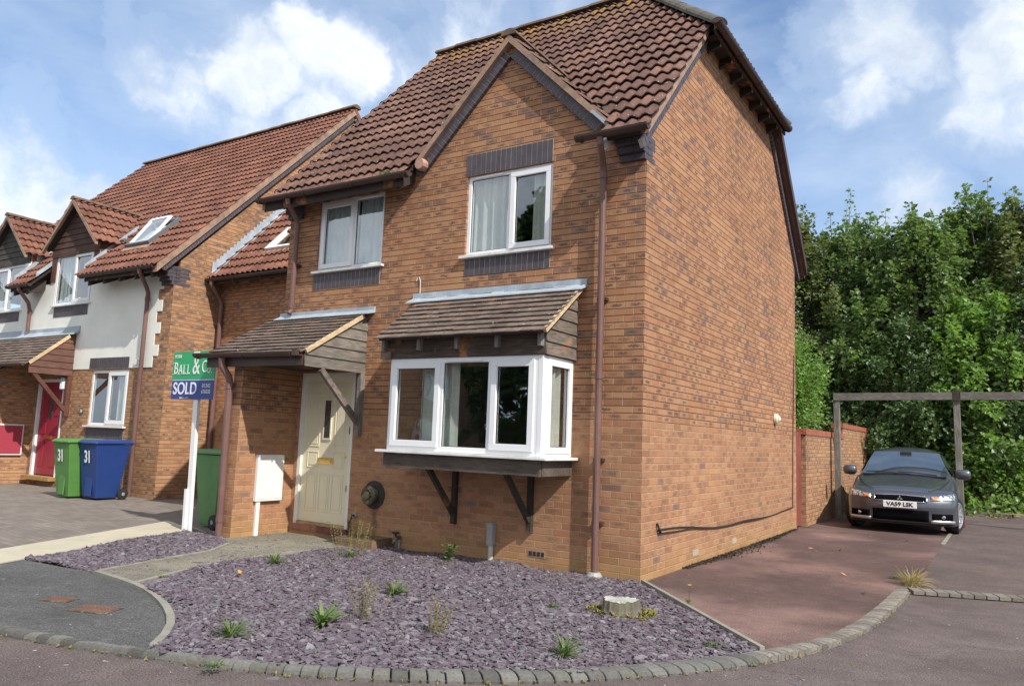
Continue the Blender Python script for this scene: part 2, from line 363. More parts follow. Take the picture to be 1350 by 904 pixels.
M['straw'] = island_mat('straw', [(.45, .33, .14), (.55, .43, .22), (.32, .25, .10), (.20, .22, .07)], .8, transl=.2)
M['leaf'] = island_mat('tree_leaf', [(.125, .185, .080), (.16, .235, .095), (.19, .275, .105), (.135, .205, .090), (.21, .265, .10)], .42, 3, transl=.42, spec=.5)
M['leaf_b'] = island_mat('tree_leaf_bright', [(.15, .25, .075), (.19, .31, .085), (.235, .36, .095), (.16, .265, .08)], .42, 3, transl=.45, spec=.5)
M['leaf_o'] = island_mat('tree_leaf_olive', [(.14, .195, .085), (.185, .235, .095), (.22, .205, .10), (.15, .215, .09)], .42, 3, transl=.35, spec=.45)
M['leaf_d'] = island_mat('hedge_leaf', [(.065, .11, .042), (.095, .155, .058), (.13, .20, .07)], .42, 3, transl=.2, spec=.4)
M['bark'] = simple('tree_bark', (.10, .085, .065), .95, .35, 6, .6, stretch=(6, 6, 1))
M['yellow'] = simple('yellow_petal', (.75, .55, .02), .7, .1, 9, 0)
M['litter'] = island_mat('dry_leaf', [(.40, .22, .07), (.55, .33, .10), (.30, .18, .09)], .8)
M['paint'] = carpaint()
M['cartrim'] = simple('black_car_trim', (.02, .02, .022), .5, .1, 9, 0)
M['chrome'] = simple('bright_chrome', (.65, .66, .68), .18, .03, 9, 0, metallic=1)
M['alloy'] = simple('silver_alloy', (.62, .63, .65), .28, .05, 9, 0, metallic=.7)
M['carplate'] = simple('white_number_plate', (.82, .82, .80), .4, .02, 9, 0)
M['amber'] = simple('amber_lens', (.65, .20, .06), .25, .1, 9, 0)
M['seat'] = simple('grey_car_seat', (.10, .10, .11), .9, .2, 9, 0)
def lens_mat():
    m, T, b = newmat('headlight_lens'); b.inputs['Base Color'].default_value = (.62, .64, .68, 1); b.inputs['Metallic'].default_value = .55
    b.inputs['Roughness'].default_value = .22; b.inputs['Coat Weight'].default_value = 1
    P = objc(T); T.l.new(T.ramp(T.noise(P, 22, 2), [(.4, (.12, .12, .13)), (.58, (.8, .8, .82))]), b.inputs['Base Color']); return m
M['lens'] = lens_mat()
def carglass():
    m, T, b = newmat('car_glass'); b.inputs['Base Color'].default_value = (.030, .045, .060, 1); b.inputs['IOR'].default_value = 2.1; b.inputs['Roughness'].default_value = .05
    b.inputs['Specular IOR Level'].default_value = .9; b.inputs['Coat Weight'].default_value = .6; return m
M['carglass'] = carglass()
M['void'] = simple('dark_void', (.006, .006, .007), 1, .1, 9, 0, spec=0)

# ------------------------------------------------------------------ geometry helpers
class MB:
    def __init__(s): s.v = []; s.f = []; s.uv = []
    def add(s, vs, fs):
        o = len(s.v); s.v += [tuple(p) for p in vs]; s.f += [tuple(i+o for i in f) for f in fs]; return s
    def box(s, x0, x1, y0, y1, z0, z1):
        return s.add([(x0,y0,z0),(x1,y0,z0),(x1,y1,z0),(x0,y1,z0),(x0,y0,z1),(x1,y0,z1),(x1,y1,z1),(x0,y1,z1)],
              [(0,3,2,1),(4,5,6,7),(0,1,5,4),(1,2,6,5),(2,3,7,6),(3,0,4,7)])
    def obox(s, c, ax, ay, az):           # centre + three half-axis vectors
        c, ax, ay, az = map(Vector, (c, ax, ay, az)); vs = []
        for k in (-1, 1):
            for i, j in ((-1,-1),(1,-1),(1,1),(-1,1)): vs.append(c + ax*i + ay*j + az*k)
        fs = [(0,3,2,1),(4,5,6,7),(0,1,5,4),(1,2,6,5),(2,3,7,6),(3,0,4,7)]
        if ax.cross(ay).dot(az) < 0: fs = [tuple(reversed(f)) for f in fs]
        return s.add(vs, fs)
    def beam(s, a, b, w, h, up=(0,0,1)):  # bar between two points, w sideways, h along up
        a, b, up = Vector(a), Vector(b), Vector(up); d = (b-a); L = d.length; d.normalize()
        sd = d.cross(up).normalized(); u = sd.cross(d)
        return s.obox((a+b)/2, d*L/2, sd*w/2, u*h/2)
    def tube(s, pts, r, n=10, cap=True):
        pts = [Vector(p) for p in pts]; rs = r if hasattr(r, '__len__') else [r]*len(pts); rings = []; vs = []
        ref = None
        for i, p in enumerate(pts):
            d = (pts[min(i+1, len(pts)-1)] - pts[max(i-1, 0)]).normalized()
            if ref is None or abs(d.dot(ref)) > .95: ref = Vector((0,0,1)) if abs(d.z) < .9 else Vector((1,0,0))
            a = d.cross(ref).normalized(); b = d.cross(a).normalized(); ref = -b if False else ref
            for k in range(n):
                t = 2*math.pi*k/n; vs.append(p + a*math.cos(t)*rs[i] + b*math.sin(t)*rs[i])
        fs = []
        for i in range(len(pts)-1):
            for k in range(n):
                k2 = (k+1) % n; fs.append((i*n+k, (i+1)*n+k, (i+1)*n+k2, i*n+k2))
        if cap: fs.append(tuple(range(n))); fs.append(tuple(reversed(range((len(pts)-1)*n, len(pts)*n))))
        return s.add(vs, fs)
    def prism(s, poly, off):              # planar polygon (3d points) extruded by vector off
        n = len(poly); off = Vector(off); a = [Vector(p) for p in poly]; b = [p+off for p in a]
        return s.add(a+b, [tuple(range(n)), tuple(reversed(range(n, 2*n)))] + [(i, i+n, (i+1) % n+n, (i+1) % n) for i in range(n)])
    def lathe(s, c, prof, axis=(0,0,1), n=20):
        c, ax = Vector(c), Vector(axis).normalized(); ref = Vector((0,0,1)) if abs(ax.z) < .9 else Vector((1,0,0))
        a = ax.cross(ref).normalized(); b = ax.cross(a); vs = []; m = len(prof)
        for r_, h in prof:
            for k in range(n):
                t = 2*math.pi*k/n; vs.append(c + ax*h + (a*math.cos(t)+b*math.sin(t))*r_)
        fs = [(i*n+k, i*n+(k+1) % n, (i+1)*n+(k+1) % n, (i+1)*n+k) for i in range(m-1) for k in range(n)]
        fs += [tuple(range(n)), tuple(range((m-1)*n, m*n))]
        return s.add(vs, fs)
    def build(s, name, mat, parent=None, smooth=False, bevel=0, uv=None, stuff=False):
        me = bpy.data.meshes.new(name); off = Vector((0,0,0)) if parent is None else base_of(parent)
        me.from_pydata([tuple(Vector(p)-off) for p in s.v], [], s.f); me.validate()
        if s.uv or uv:
            l = me.uv_layers.new(name='UVMap'); fl = []
            for u_ in s.uv: fl += list(u_)
            l.data.foreach_set('uv', fl)
        me.materials.append(mat if not isinstance(mat, str) else M[mat])
        bm = bmesh.new(); bm.from_mesh(me); bmesh.ops.recalc_face_normals(bm, faces=bm.faces); bm.to_mesh(me); bm.free()
        if smooth: me.shade_smooth()
        o = bpy.data.objects.new(name, me); COL.objects.link(o)
        if parent is not None: o.parent = parent; o['_b'] = list(off)
        if bevel:
            md = o.modifiers.new('Bevel', 'BEVEL'); md.width = bevel; md.segments = 2; md.limit_method = 'ANGLE'
        if smooth and not bevel:
            pass
        return o
def base_of(p):
    if '_b' in p: return Vector(p['_b'])
    return Vector(p.location)
def thing(name, label, cat, loc=(0,0,0), group=None):
    o = bpy.data.objects.new(name, None); COL.objects.link(o); o.location = loc; o.empty_display_size = .2
    return tag(o, label, cat, group)
def tag(o, label, cat, group=None, kind=None):
    o['label'] = label; o['category'] = cat
    if group: o['group'] = group
    if kind: o['kind'] = kind
    return o
def struct(o, label=None, cat=None, kind='structure'):
    o['kind'] = kind
    if label: o['label'] = label
    if cat: o['category'] = cat
    return o
def fastmesh(name, V, sizes, idx, mat, parent=None, smooth=False):
    """numpy mesh: V (n,3), sizes = vertices per face, idx = flat loop indices"""
    me = bpy.data.meshes.new(name); off = np.array(base_of(parent)) if parent is not None else np.zeros(3)
    V = np.asarray(V, np.float32) - off.astype(np.float32)
    me.vertices.add(len(V)); me.vertices.foreach_set('co', V.ravel())
    me.loops.add(len(idx)); me.loops.foreach_set('vertex_index', np.asarray(idx, np.int32))
    me.polygons.add(len(sizes)); st = np.concatenate([[0], np.cumsum(sizes)[:-1]]).astype(np.int32)
    me.polygons.foreach_set('loop_start', st); me.update(calc_edges=True); me.validate()
    me.materials.append(M[mat] if isinstance(mat, str) else mat)
    if not smooth: me.shade_flat()
    o = bpy.data.objects.new(name, me); COL.objects.link(o)
    if parent is not None: o.parent = parent; o['_b'] = [float(x) for x in off]
    return o
def wall(name, outer, holes, mapf, t, mat, parent):
    """outer/holes: 2d loops; mapf(u,v,d) -> xyz with d = depth behind the face"""
    loops = [outer] + holes
    tess = tessellate_polygon([[Vector((u, v, 0)) for u, v in lp] for lp in loops])
    flat = [p for lp in loops for p in lp]; n = len(flat)
    mb = MB(); vs = [mapf(u, v, 0) for u, v in flat] + [mapf(u, v, t) for u, v in flat]
    fs = [tuple(f) for f in tess] + [tuple(i+n for i in reversed(f)) for f in tess]
    o = 0
    for lp in loops:
        k = len(lp)
        for i in range(k): fs.append((o+i, o+(i+1) % k, o+(i+1) % k+n, o+i+n))
        o += k
    mb.add(vs, fs); return mb.build(name, mat, parent)
def rect(a, b, c, d): return [(a, c), (b, c), (b, d), (a, d)]
def flat_poly(name, pts, z, mat, thick=0, kind='structure', parent=None):
    tess = tessellate_polygon([[Vector((x, y, 0)) for x, y in pts]]); n = len(pts)
    mb = MB(); vs = [(x, y, z) for x, y in pts]; fs = [tuple(f) for f in tess]
    if thick:
        vs += [(x, y, z-thick) for x, y in pts]; fs += [(i, (i+1) % n, (i+1) % n+n, i+n) for i in range(n)]
    mb.add(vs, fs); o = mb.build(name, mat, parent)
    # make sure the sheet faces up
    if kind and parent is None: o['kind'] = kind
    return o
def inpoly(X, Y, poly):
    c = np.zeros(len(X), bool); n = len(poly); j = n-1
    for i in range(n):
        xi, yi = poly[i]; xj, yj = poly[j]
        c ^= ((yi > Y) != (yj > Y)) & (X < (xj-xi)*(Y-yi)/(yj-yi+1e-12)+xi); j = i
    return c
def text_mb(txt, size, mapf, parent, name, mat, depth=.004, sx=1, align='CENTER', bold=0):
    c = bpy.data.curves.new('t', 'FONT'); c.body = txt; c.size = size; c.align_x = align; c.align_y = 'CENTER'; c.extrude = depth/2; c.offset = bold
    o = bpy.data.objects.new('t', c); COL.objects.link(o)
    dg = bpy.context.evaluated_depsgraph_get(); dg.update()
    me = bpy.data.meshes.new_from_object(o.evaluated_get(dg))
    mb = MB(); mb.add([mapf(v.co.x*sx, v.co.y, v.co.z) for v in me.vertices], [tuple(p.vertices) for p in me.polygons])
    bpy.data.objects.remove(o); bpy.data.curves.remove(c); bpy.data.meshes.remove(me)
    if parent is None: return mb
    return mb.build(name, mat, parent)

# ------------------------------------------------------------------ roof pieces
def wave_roof(name, O, U, S, umin, umax, length, keep, mat, parent, pitch=.150, amp=.034, gauge=.30, lift=.036):
    """interlocking roll-tile roof: one corrugated strip per course, each lapping over the one below"""
    O, U, S = Vector(O), Vector(U).normalized(), Vector(S).normalized(); N = U.cross(S).normalized()
    if N.z < 0: N = -N
    nc = int(math.ceil(length/gauge)); du = pitch/8; nu = int(round((umax-umin)/du))
    V = []; F = []; UV = []
    prof = [0, .25, .62, .92, 1.0, .88, .50, .12]
    for k in range(nc):
        s0 = k*gauge - .03; s1 = min((k+1)*gauge+.015, length)
        jit = random.uniform(-.003, .003)
        base = len(V)
        for i in range(nu+1):
            u = umin + i*du; ph = (i + (3 if False else 0)) % 8
            h = amp*prof[ph]; tile = int(i//16)
            tj = (hash((k, tile)) % 100)/100*.006
            p0 = O + U*u + S*s0; p1 = O + U*u + S*s1
            V += [p0 + N*(h+lift+jit+tj-.016), p0 + N*(h+lift+jit+tj), p1 + N*h]
        for i in range(nu):
            a = base+i*3; b = a+3
            c = O + U*(umin+(i+.5)*du) + S*((s0+s1)/2); c0 = O + U*(umin+(i+.5)*du) + S*(s0+.05)
            if keep and not (keep(c)): continue
            uu = (i*du)/(pitch*2)+.001; u2 = ((i+1)*du)/(pitch*2)-.001
            F += [(a, b, b+1, a+1), (a+1, b+1, b+2, a+2)]
            UV += [uu, k+.02, u2, k+.02, u2, k+.05, uu, k+.05,  uu, k+.05, u2, k+.05, u2, k+.95, uu, k+.95]
    me = bpy.data.meshes.new(name); off = base_of(parent)
    me.from_pydata([tuple(p-off) for p in V], [], F)
    l = me.uv_layers.new(name='UVMap'); l.data.foreach_set('uv', UV)
    me.materials.append(M[mat]); o = bpy.data.objects.new(name, me); COL.objects.link(o); o.parent = parent; o['_b'] = list(off)
    return o
def plain_roof(name, O, U, S, umin, umax, length, mat, parent, gauge=.095, tw=.165):
    O, U, S = Vector(O), Vector(U).normalized(), Vector(S).normalized(); N = U.cross(S).normalized()
    if N.z < 0: N = -N
    mb = MB(); nc = int(math.ceil(length/gauge)); rnd = random.Random(3)
    for k in range(nc):
        s0 = k*gauge-.03; s1 = min((k+1)*gauge+.02, length); u = umin - (tw/2 if k % 2 else 0); j = 0
        while u < umax-.01:
            a = max(u+.0015, umin); b = min(u+tw-.0015, umax); u += tw; j += 1
            if b-a < .02: continue
            l0 = .030+rnd.uniform(0, .007); l1 = .006+rnd.uniform(0, .003); tl = rnd.uniform(-.004, .004); sj = rnd.uniform(-.006, .006)
            A = lambda uu, ss, h: O+U*uu+S*ss+N*h
            vs = [A(a,s0+sj,l0-.014), A(b,s0+sj,l0-.014+tl), A(b,s1,l1-.004), A(a,s1,l1-.004), A(a,s0+sj,l0), A(b,s0+sj,l0+tl), A(b,s1,l1), A(a,s1,l1)]
            mb.add(vs, [(0,3,2,1),(4,5,6,7),(0,1,5,4),(1,2,6,5),(2,3,7,6),(3,0,4,7)])
            mb.uv += [[j+.5, k+.02, j+.5, k+.9, j+.5, k+.9, j+.5, k+.02], [j+.5,k+.05,j+.5,k+.05,j+.5,k+.9,j+.5,k+.9]] + [[j+.5, k+.05]*4]*4
    return mb.build(name, mat, parent)
def ridge_tiles(name, pts, mat, parent, r=.12, seg=.45, up=Vector((0,0,1))):
    """half-round ridge tiles laid end to end"""
    mb = MB()
    for a, b in zip(pts[:-1], pts[1:]):
        a, b = Vector(a), Vector(b); L = (b-a).length; d = (b-a).normalized(); n = max(1, int(round(L/seg)))
        sd = d.cross(up).normalized(); u = sd.cross(d)
        if u.z < 0: u = -u
        for i in range(n):
            p0 = a + d*(L*i/n+.004); p1 = a + d*(L*(i+1)/n-.004); rr = r*random.uniform(.96, 1.05); j = random.uniform(-.006, .006)
            vs = []; m = 9
            for p, q in ((p0, 1.0), (p1, .97)):
                for k in range(m):
                    t = math.pi*k/(m-1); vs.append(p + sd*math.cos(t)*rr*q + u*(math.sin(t)*rr*.72*q - .03 + j))
            vs += [p0-u*.05, p1-u*.05]
            mb.add(vs, [(k, k+1, k+1+m, k+m) for k in range(m-1)] + [tuple(range(m)), tuple(range(2*m-1, m-1, -1)), (0, m, 2*m-1, m-1)])
    return mb.build(name, mat, parent)
def gutter(name, a, b, parent, mat='brown_pvc', brackets=True, r=.058):
    """half-round gutter with end stops and brackets"""
    a, b = Vector(a), Vector(b); d = (b-a).normalized(); sd = d.cross(Vector((0,0,1))).normalized()
    mb = MB(); m = 9; vs = []
    for p in (a, b):
        for rr in (r, r-.006):
            for k in range(m):
                t = math.pi*k/(m-1); vs.append(p + sd*math.cos(t)*rr - Vector((0,0,1))*math.sin(t)*rr)
    q = 2*m
    fs = [(k, k+1, k+1+q, k+q) for k in range(m-1)] + [(m+k+1, m+k, m+k+q, m+k+1+q) for k in range(m-1)]
    fs += [(0, q, q+m, m), (m-1, 2*m-1, q+2*m-1, q+m-1), tuple(range(m)), tuple(range(q, q+m))]
    mb.add(vs, fs)
    L = (b-a).length
    if brackets:
        n = max(2, int(L/.8)+1)
        for i in range(n):
            c = a + d*(.06+(L-.12)*i/(n-1)); pts = []
            for k in range(m):
                t = math.pi*k/(m-1); pts.append(c + sd*math.cos(t)*(r+.006) - Vector((0,0,1))*math.sin(t)*(r+.006))
            for p0, p1 in zip(pts[:-1], pts[1:]): mb.beam(p0, p1, .028, .008, up=d.cross((p1-p0)).normalized())
    return mb.build(name, mat, parent)
def downpipe(name, pts, parent, mat='brown_pipe', r=.036, joints=()):
    mb = MB(); mb.tube(pts, r, 12)
    for j in joints: mb.tube([Vector(j)-Vector((0,0,.04)), Vector(j)+Vector((0,0,.04))], r+.007, 12)
    return mb.build(name, mat, parent, smooth=False)
def plane_slab(name, poly, N, t, mat, parent):
    return MB().prism([Vector(p) for p in poly], -Vector(N).normalized()*t).build(name, mat, parent)

# ------------------------------------------------------------------ windows
def window(parent, mapf, x0, x1, z0, z1, lights, frame=.045, sash=.045, sill=None, mat='upvc', curtains=None, cdepth=.11, name='window'):
    """mapf(u, d, v): d outward. lights = [(u0,u1,opening)]"""
    def bx(mb, a, b, c, d, e, f):
        vs = [mapf(u, dd, v) for v in (e, f) for u, dd in ((a, c), (b, c), (b, d), (a, d))]
        mb.add(vs, [(0,3,2,1),(4,5,6,7),(0,1,5,4),(1,2,6,5),(2,3,7,6),(3,0,4,7)])
    fr = MB()
    bx(fr, x0, x1, -.06, 0, z0, z0+frame); bx(fr, x0, x1, -.06, 0, z1-frame, z1)
    edges = [x0] + [l[1] for l in lights[:-1]] + [x1]
    for i, e in enumerate(edges):
        a, b = (e, e+frame) if i == 0 else ((e-frame, e) if i == len(edges)-1 else (e-frame*.5, e+frame*.5))
        bx(fr, a, b, -.06, .001, z0+frame, z1-frame)
    W = fr.build(name, mat, parent, bevel=.004)
    for i, (a, b, op) in enumerate(lights):
        a2 = a + (frame if i == 0 else frame*.5); b2 = b - (frame if i == len(lights)-1 else frame*.5); c2 = z0+frame; d2 = z1-frame
        if op:
            sh = MB(); o_ = .014; a3, b3, c3, d3 = a2-o_, b2+o_, c2-o_, d2+o_
            bx(sh, a3, b3, -.03, .018, c3, c3+sash+o_); bx(sh, a3, b3, -.03, .018, d3-sash-o_, d3)
            bx(sh, a3, a3+sash+o_, -.03, .0175, c3+sash+o_, d3-sash-o_); bx(sh, b3-sash-o_, b3, -.03, .0175, c3+sash+o_, d3-sash-o_)
            sh.build('sash', mat, W, bevel=.004); g = sash
            hb = MB(); bx(hb, b3-.03 if op > 0 else a3+.015, b3-.015 if op > 0 else a3+.03, -.05, -.035, (c3+d3)/2-.05, (c3+d3)/2+.05); hb.build('handle', mat, W)
        else:
            g = 0
            if z1-z0 > .9 and op is None:
                tv = MB(); bx(tv, a2+.05, b2-.08, .003, .016, d2+.010, d2+.028); tv.build('trickle_vent', mat, W)
        gp = MB(); bx(gp, a2+g, b2-g, -.024, -.018, c2+g, d2-g); gp.build('pane', 'glass', W)
        # black glazing seal, a thin ring against the glass
        sb = MB(); q = .007
        bx(sb, a2+g, b2-g, -.017, -.012, c2+g, c2+g+q); bx(sb, a2+g, b2-g, -.017, -.012, d2-g-q, d2-g)
        bx(sb, a2+g, a2+g+q, -.017, -.0125, c2+g+q, d2-g-q); bx(sb, b2-g-q, b2-g, -.017, -.0125, c2+g+q, d2-g-q)
        sb.build('glazing_seal', 'black', W)
    if sill:
        sb = MB(); bx(sb, x0-sill[0], x1+sill[0], -.05, sill[1], z0-.035, z0-.001); sb.build('sill', 'sill', W, bevel=.004)
    for (a, b, cm) in (curtains or []):
        cb = MB(); n = max(8, int((b-a)/.012)); vs = []; rr = random.Random(int(a*100)); ph = rr.uniform(0, 6)
        for j in range(n+1):
            u = a+(b-a)*j/n; dd = -cdepth + .028*math.sin(j*.55+ph) + .012*math.sin(j*1.3+ph)
            spread = (u-(a+b)/2)*.12
            vs += [mapf(u+spread*.5, dd, z0+.02), mapf(u, dd*.98, z1-.03)]
        cb.add(vs, [(2*j, 2*j+2, 2*j+3, 2*j+1) for j in range(n)]); cb.build('curtain', cm, W, smooth=True)
    return W
fmap = lambda y: (lambda u, d, v: (u, y-d, v))            # faces -y
wmap = lambda y: (lambda u, v, d: (u, y+d, v))            # for walls, d inward
smap = lambda x: (lambda u, d, v: (x+d, u, v))            # faces +x
def soldier(name, x0, x1, z0, z1, y, parent, mat='blue_brick'):
    """row of upright bricks with pale joints"""
    mb = MB(); n = int(round((x1-x0)/.073)); w_ = (x1-x0)/n
    for i in range(n): mb.box(x0+i*w_+.0045, x0+(i+1)*w_-.0045, y-.006-random.uniform(0, .002), y+.02, z0+.004, z1-.004)
    o = mb.build(name, mat, parent)
    MB().box(x0, x1, y-.003, y+.02, z0, z1).build('mortar_bed', 'mortar', o)
    return o
def rake_bricks(name, a, b, w_, proj, N, parent, mat='blue_brick', pale=True):
    """band of headers along a sloping edge from a to b; N = outward wall normal"""
    a, b, N = Vector(a), Vector(b), Vector(N); d = (b-a).normalized(); L = (b-a).length
    up = N.cross(d); up = up if up.z > 0 else -up
    mb = MB(); n = int(L/.074)
    for i in range(n):
        c = a + d*((i+.5)*L/n) + up*(w_/2) + N*(proj/2)
        mb.obox(c, d*(L/n/2-.004), up*w_/2, N*(proj/2+.01+random.uniform(0, .002)))
    o = mb.build(name, mat, parent)
    if pale:
        MB().obox(a+d*L/2+up*(w_/2+.001)+N*(proj/2), d*L/2, up*(w_/2-.004), N*(proj/2+.007)).build('mortar_bed', 'mortar', o)
    return o
def corbel(name, x0, x1, y, z0, n, parent, mat='blue_brick', step=.055, back=.22):
    mb = MB()
    for k in range(n):
        z = z0+k*.0735; pr = step*(k+1)
        mb.box(x0, x1-.112, y-pr, y+.03, z+.003, z+.0705); mb.box(x1-.106, x1+.003, y-pr, y+.03, z+.003, z+.0705)
        mb.box(x1-.09, x1+.003, y+.036, y+back-.03*(n-1-k) if k % 2 else y+back, z+.003, z+.0705)
    mb.box(x0+.005, x1, y-step*.9, y+.12, z0+.002, z0+n*.0735)
    return mb.build(name, mat, parent, bevel=.003)

# ================================================================== SETTING: GROUND
kerb_in = [(-9, -5.55), (-2.734, -4.63), (-1.86, -4.49), (-1.41, -4.345), (-1.092, -4.235), (-0.784, -4.12), (-0.461, -3.98), (-0.256, -3.86), (0.089, -3.63),
           (0.464, -3.345), (0.808, -3.02), (1.045, -2.72), (1.364, -2.25), (1.638, -1.80), (1.818, -1.365), (1.949, -0.83), (2.035, -0.061), (2.085, 0.80), (2.11, 1.95)]
kerb_out = [(-9, -5.77), (-2.39, -4.79), (-1.648, -4.62), (-1.139, -4.47), (-0.701, -4.33), (-0.471, -4.235), (-0.278, -4.15), (-0.01, -4.00), (0.30, -3.81), (0.615, -3.575),
            (0.90, -3.32), (1.247, -2.93), (1.60, -2.42), (1.82, -1.98), (2.037, -1.387), (2.186, -0.60), (2.26, 0.60), (2.285, 1.85)]
def smooth_path(p, n):
    p = np.array(p, float)
    for _ in range(2):      # Chaikin corner cutting
        q = [p[0]]
        for a, b in zip(p[:-1], p[1:]): q += [a*.75+b*.25, a*.25+b*.75]
        q.append(p[-1]); p = np.array(q)
    d = np.r_[0, np.cumsum(np.linalg.norm(np.diff(p, axis=0), axis=1))]; t = np.linspace(0, d[-1], n)
    return np.c_[np.interp(t, d, p[:, 0]), np.interp(t, d, p[:, 1])]
KI = smooth_path(kerb_in, 170); KO = smooth_path(kerb_out, 170)
def _lift(P, dz): return np.c_[3.1021+(P[:, 0]-3.1021)*(1.3823-dz)/1.3823, -7.3759+(P[:, 1]+7.3759)*(1.3823-dz)/1.3823]
KI = _lift(KI, .020); KO = _lift(KO, -.035)
ground = MB().add([(-400,-400,-.075),(400,-400,-.075),(400,400,-.075),(-400,400,-.075)], [(0,1,2,3)]).build('ground', 'grass'); struct(ground)
flat_poly('road', [(-60,-12.5), (60,-12.5), (60,3.0), (2.2,3.0), (1.9,-1.0), (-.5,-3.9), (-3,-4.5), (-9,-5.3), (-60,-13)], -.035, 'road')
flat_poly('opposite_pavement', [(-60,-60), (60,-60), (60,-12.3), (-60,-12.3)], .01, 'footpath')
flat_poly('block_paved_drive', [(-7.14,-.46), (-5.956,-3.188), (-5.3,-4.6), (-40,-9.5), (-40,1.5), (-12,2.6), (-5.5,2.6), (-5.45,-.75), (-6.2,-.72)], 0.0, 'blockpave', .1)
foot_edge = [(-5.185,-3.324), (-4.017,-3.236), (-3.149,-3.343), (-2.662,-3.517), (-2.097,-3.78), (-1.706,-4.05), (-1.43,-4.33)]
ki_left = [tuple(p) for p in KI if p[0] < -1.43][::-1]
flat_poly('footpath', [(-5.6,-3.35)] + foot_edge + ki_left + [(-9,-5.2), (-5.6,-4.75)], .006, 'footpath', .1)
flat_poly('kerb_strip', [(-7.141,-.463), (-6.2,-.72), (-6.072,-.94), (-5.185,-3.324), (-4.78,-4.35), (-5.45,-4.35), (-5.956,-3.188)], .016, 'cream', .08)
path_poly = [(-4.017,-3.236), (-4.243,-2.481), (-4.383,-1.75), (-4.72,-1.25), (-5.12,-1.02), (-5.12,.02), (-3.2,.02), (-3.45,-.32), (-3.66,-.60), (-3.739,-1.522), (-3.569,-2.559), (-3.298,-3.3)]
flat_poly('path', path_poly, .02, 'concrete', .1)
ki_bed = [tuple(p) for p in KI if -1.43 <= p[0] and (p[1] < -1.83)]
bed_poly = ki_bed + [(1.58,-1.83), (-.06,0.0), (-3.2,.02), (-3.45,-.32), (-3.66,-.60), (-3.739,-1.522), (-3.569,-2.559), (-3.298,-3.3), (-2.629,-3.486), (-2.04,-3.775), (-1.643,-4.06)]
small_poly = [(-5.185,-3.30), (-4.03,-3.23), (-4.243,-2.481), (-4.383,-1.75), (-4.72,-1.25), (-5.12,-1.02), (-5.45,-.72), (-6.1,-.86)]
flat_poly('bed_soil', bed_poly, -.006, 'soil', .06)
flat_poly('bed_soil', small_poly, -.006, 'soil', .06)
drive_in = [tuple(p) for p in KI if p[0] > 1.6 and p[1] > -1.84]
flat_poly('driveway', [(-.02,.0), (1.64,-1.84)] + drive_in + [(2.26,2.05), (2.26,13.6), (2.5,15.6), (-.6,15.6), (-.6,6.9), (-.02,6.9)], .0, 'drive', .08)
flat_poly('parking_court', [(2.262,1.75), (3.2,2.15), (14,6.0), (14,14.4), (2.4,14.1), (2.262,13.6)], .002, 'tarmac2', .08)
def curb_blocks():
    mb = MB(); dark = MB(); rnd = random.Random(5)
    mid = (KI+KO)/2; d = np.r_[0, np.cumsum(np.linalg.norm(np.diff(mid, axis=0), axis=1))]; L = d[-1]
    s = 0
    I = lambda P, t: (float(np.interp(t, d, P[:, 0])), float(np.interp(t, d, P[:, 1])))
    while s < L-.05:
        x, y = I(mid, s); flatpart = y > -1.95
        wv = .075 if flatpart else .104
        a, b = s+(.0085 if flatpart else .0055), s+wv-(.0085 if flatpart else .0055); s += wv
        fade = min(1, max(0, (y+1.95)/1.2)) if flatpart else 0
        top = .024*(1-fade)+.008*fade+rnd.uniform(-.004, .004); tl = rnd.uniform(-.004, .004)
        (ax, ay), (bx, by) = I(KI, a), I(KI, b); (cx, cy), (dx, dy) = I(KO, b), I(KO, a)
        lerp = lambda p, q, t: (p[0]+(q[0]-p[0])*t, p[1]+(q[1]-p[1])*t)
        prof = [(0, -.03), (0.0, top-.006), (.04, top), (.45, top-.002), (.72, top-.010), (.90, top-.024), (1.0, top-.045 if not flatpart else top-.012), (1.0, -.07)]
        vs = []
        for p, q, o in (((ax, ay), (dx, dy), tl), ((bx, by), (cx, cy), -tl)):
            for t, z in prof: c = lerp(p, q, t); vs.append((c[0], c[1], z+o*.5))
        m = len(prof)
        (dark if flatpart else mb).add(vs, [(k, k+1, k+1+m, k+m) for k in range(m-1)] + [tuple(range(m)), tuple(range(2*m-1, m-1, -1))])
    o = mb.build('kerb', 'sett'); struct(o); md = o.modifiers.new('Bevel', 'BEVEL'); md.width = .006; md.segments = 1
    o = dark.build('kerb_setts', 'sett_dark'); struct(o)
    bed = MB(); n = len(KI)
    vs = [(KI[i][0], KI[i][1], -.012+.008*min(1, max(0, (KI[i][1]+1.5)/2))) for i in range(n)] + [(KO[i][0], KO[i][1], -.022) for i in range(n)]
    bed.add(vs, [(i, i+1, i+1+n, i+n) for i in range(n-1)]); struct(bed.build('kerb_mortar', 'soil'))
curb_blocks()
def edge_strip(name, pts, wdt, z, mat, seg=.6, h=.06):
    mb = MB()
    for a, b in zip(pts[:-1], pts[1:]):
        a, b = Vector((*a, z)), Vector((*b, z)); L = (b-a).length; n = max(1, int(round(L/seg))); dd = (b-a)/n
        for i in range(n): mb.beam(a+dd*(i+.006), a+dd*(i+.994), wdt, h)
    o = mb.build(name, mat); struct(o); return o
edge_strip('path_edging', smooth_path([(-4.017,-3.236), (-3.22,-3.32), (-2.645,-3.50), (-2.06,-3.78), (-1.675,-4.05), (-1.42,-4.33)], 12).tolist(), .055, .0, 'edging', .9)
edge_strip('bed_edging', [(.03,-.01), (1.675,-1.84)], .036, .004, 'edging', .9, .08)
edge_strip('path_edging', [(-3.30,-3.29), (-3.569,-2.559), (-3.739,-1.522), (-3.66,-.62)], .05, .0, 'edging', .9)
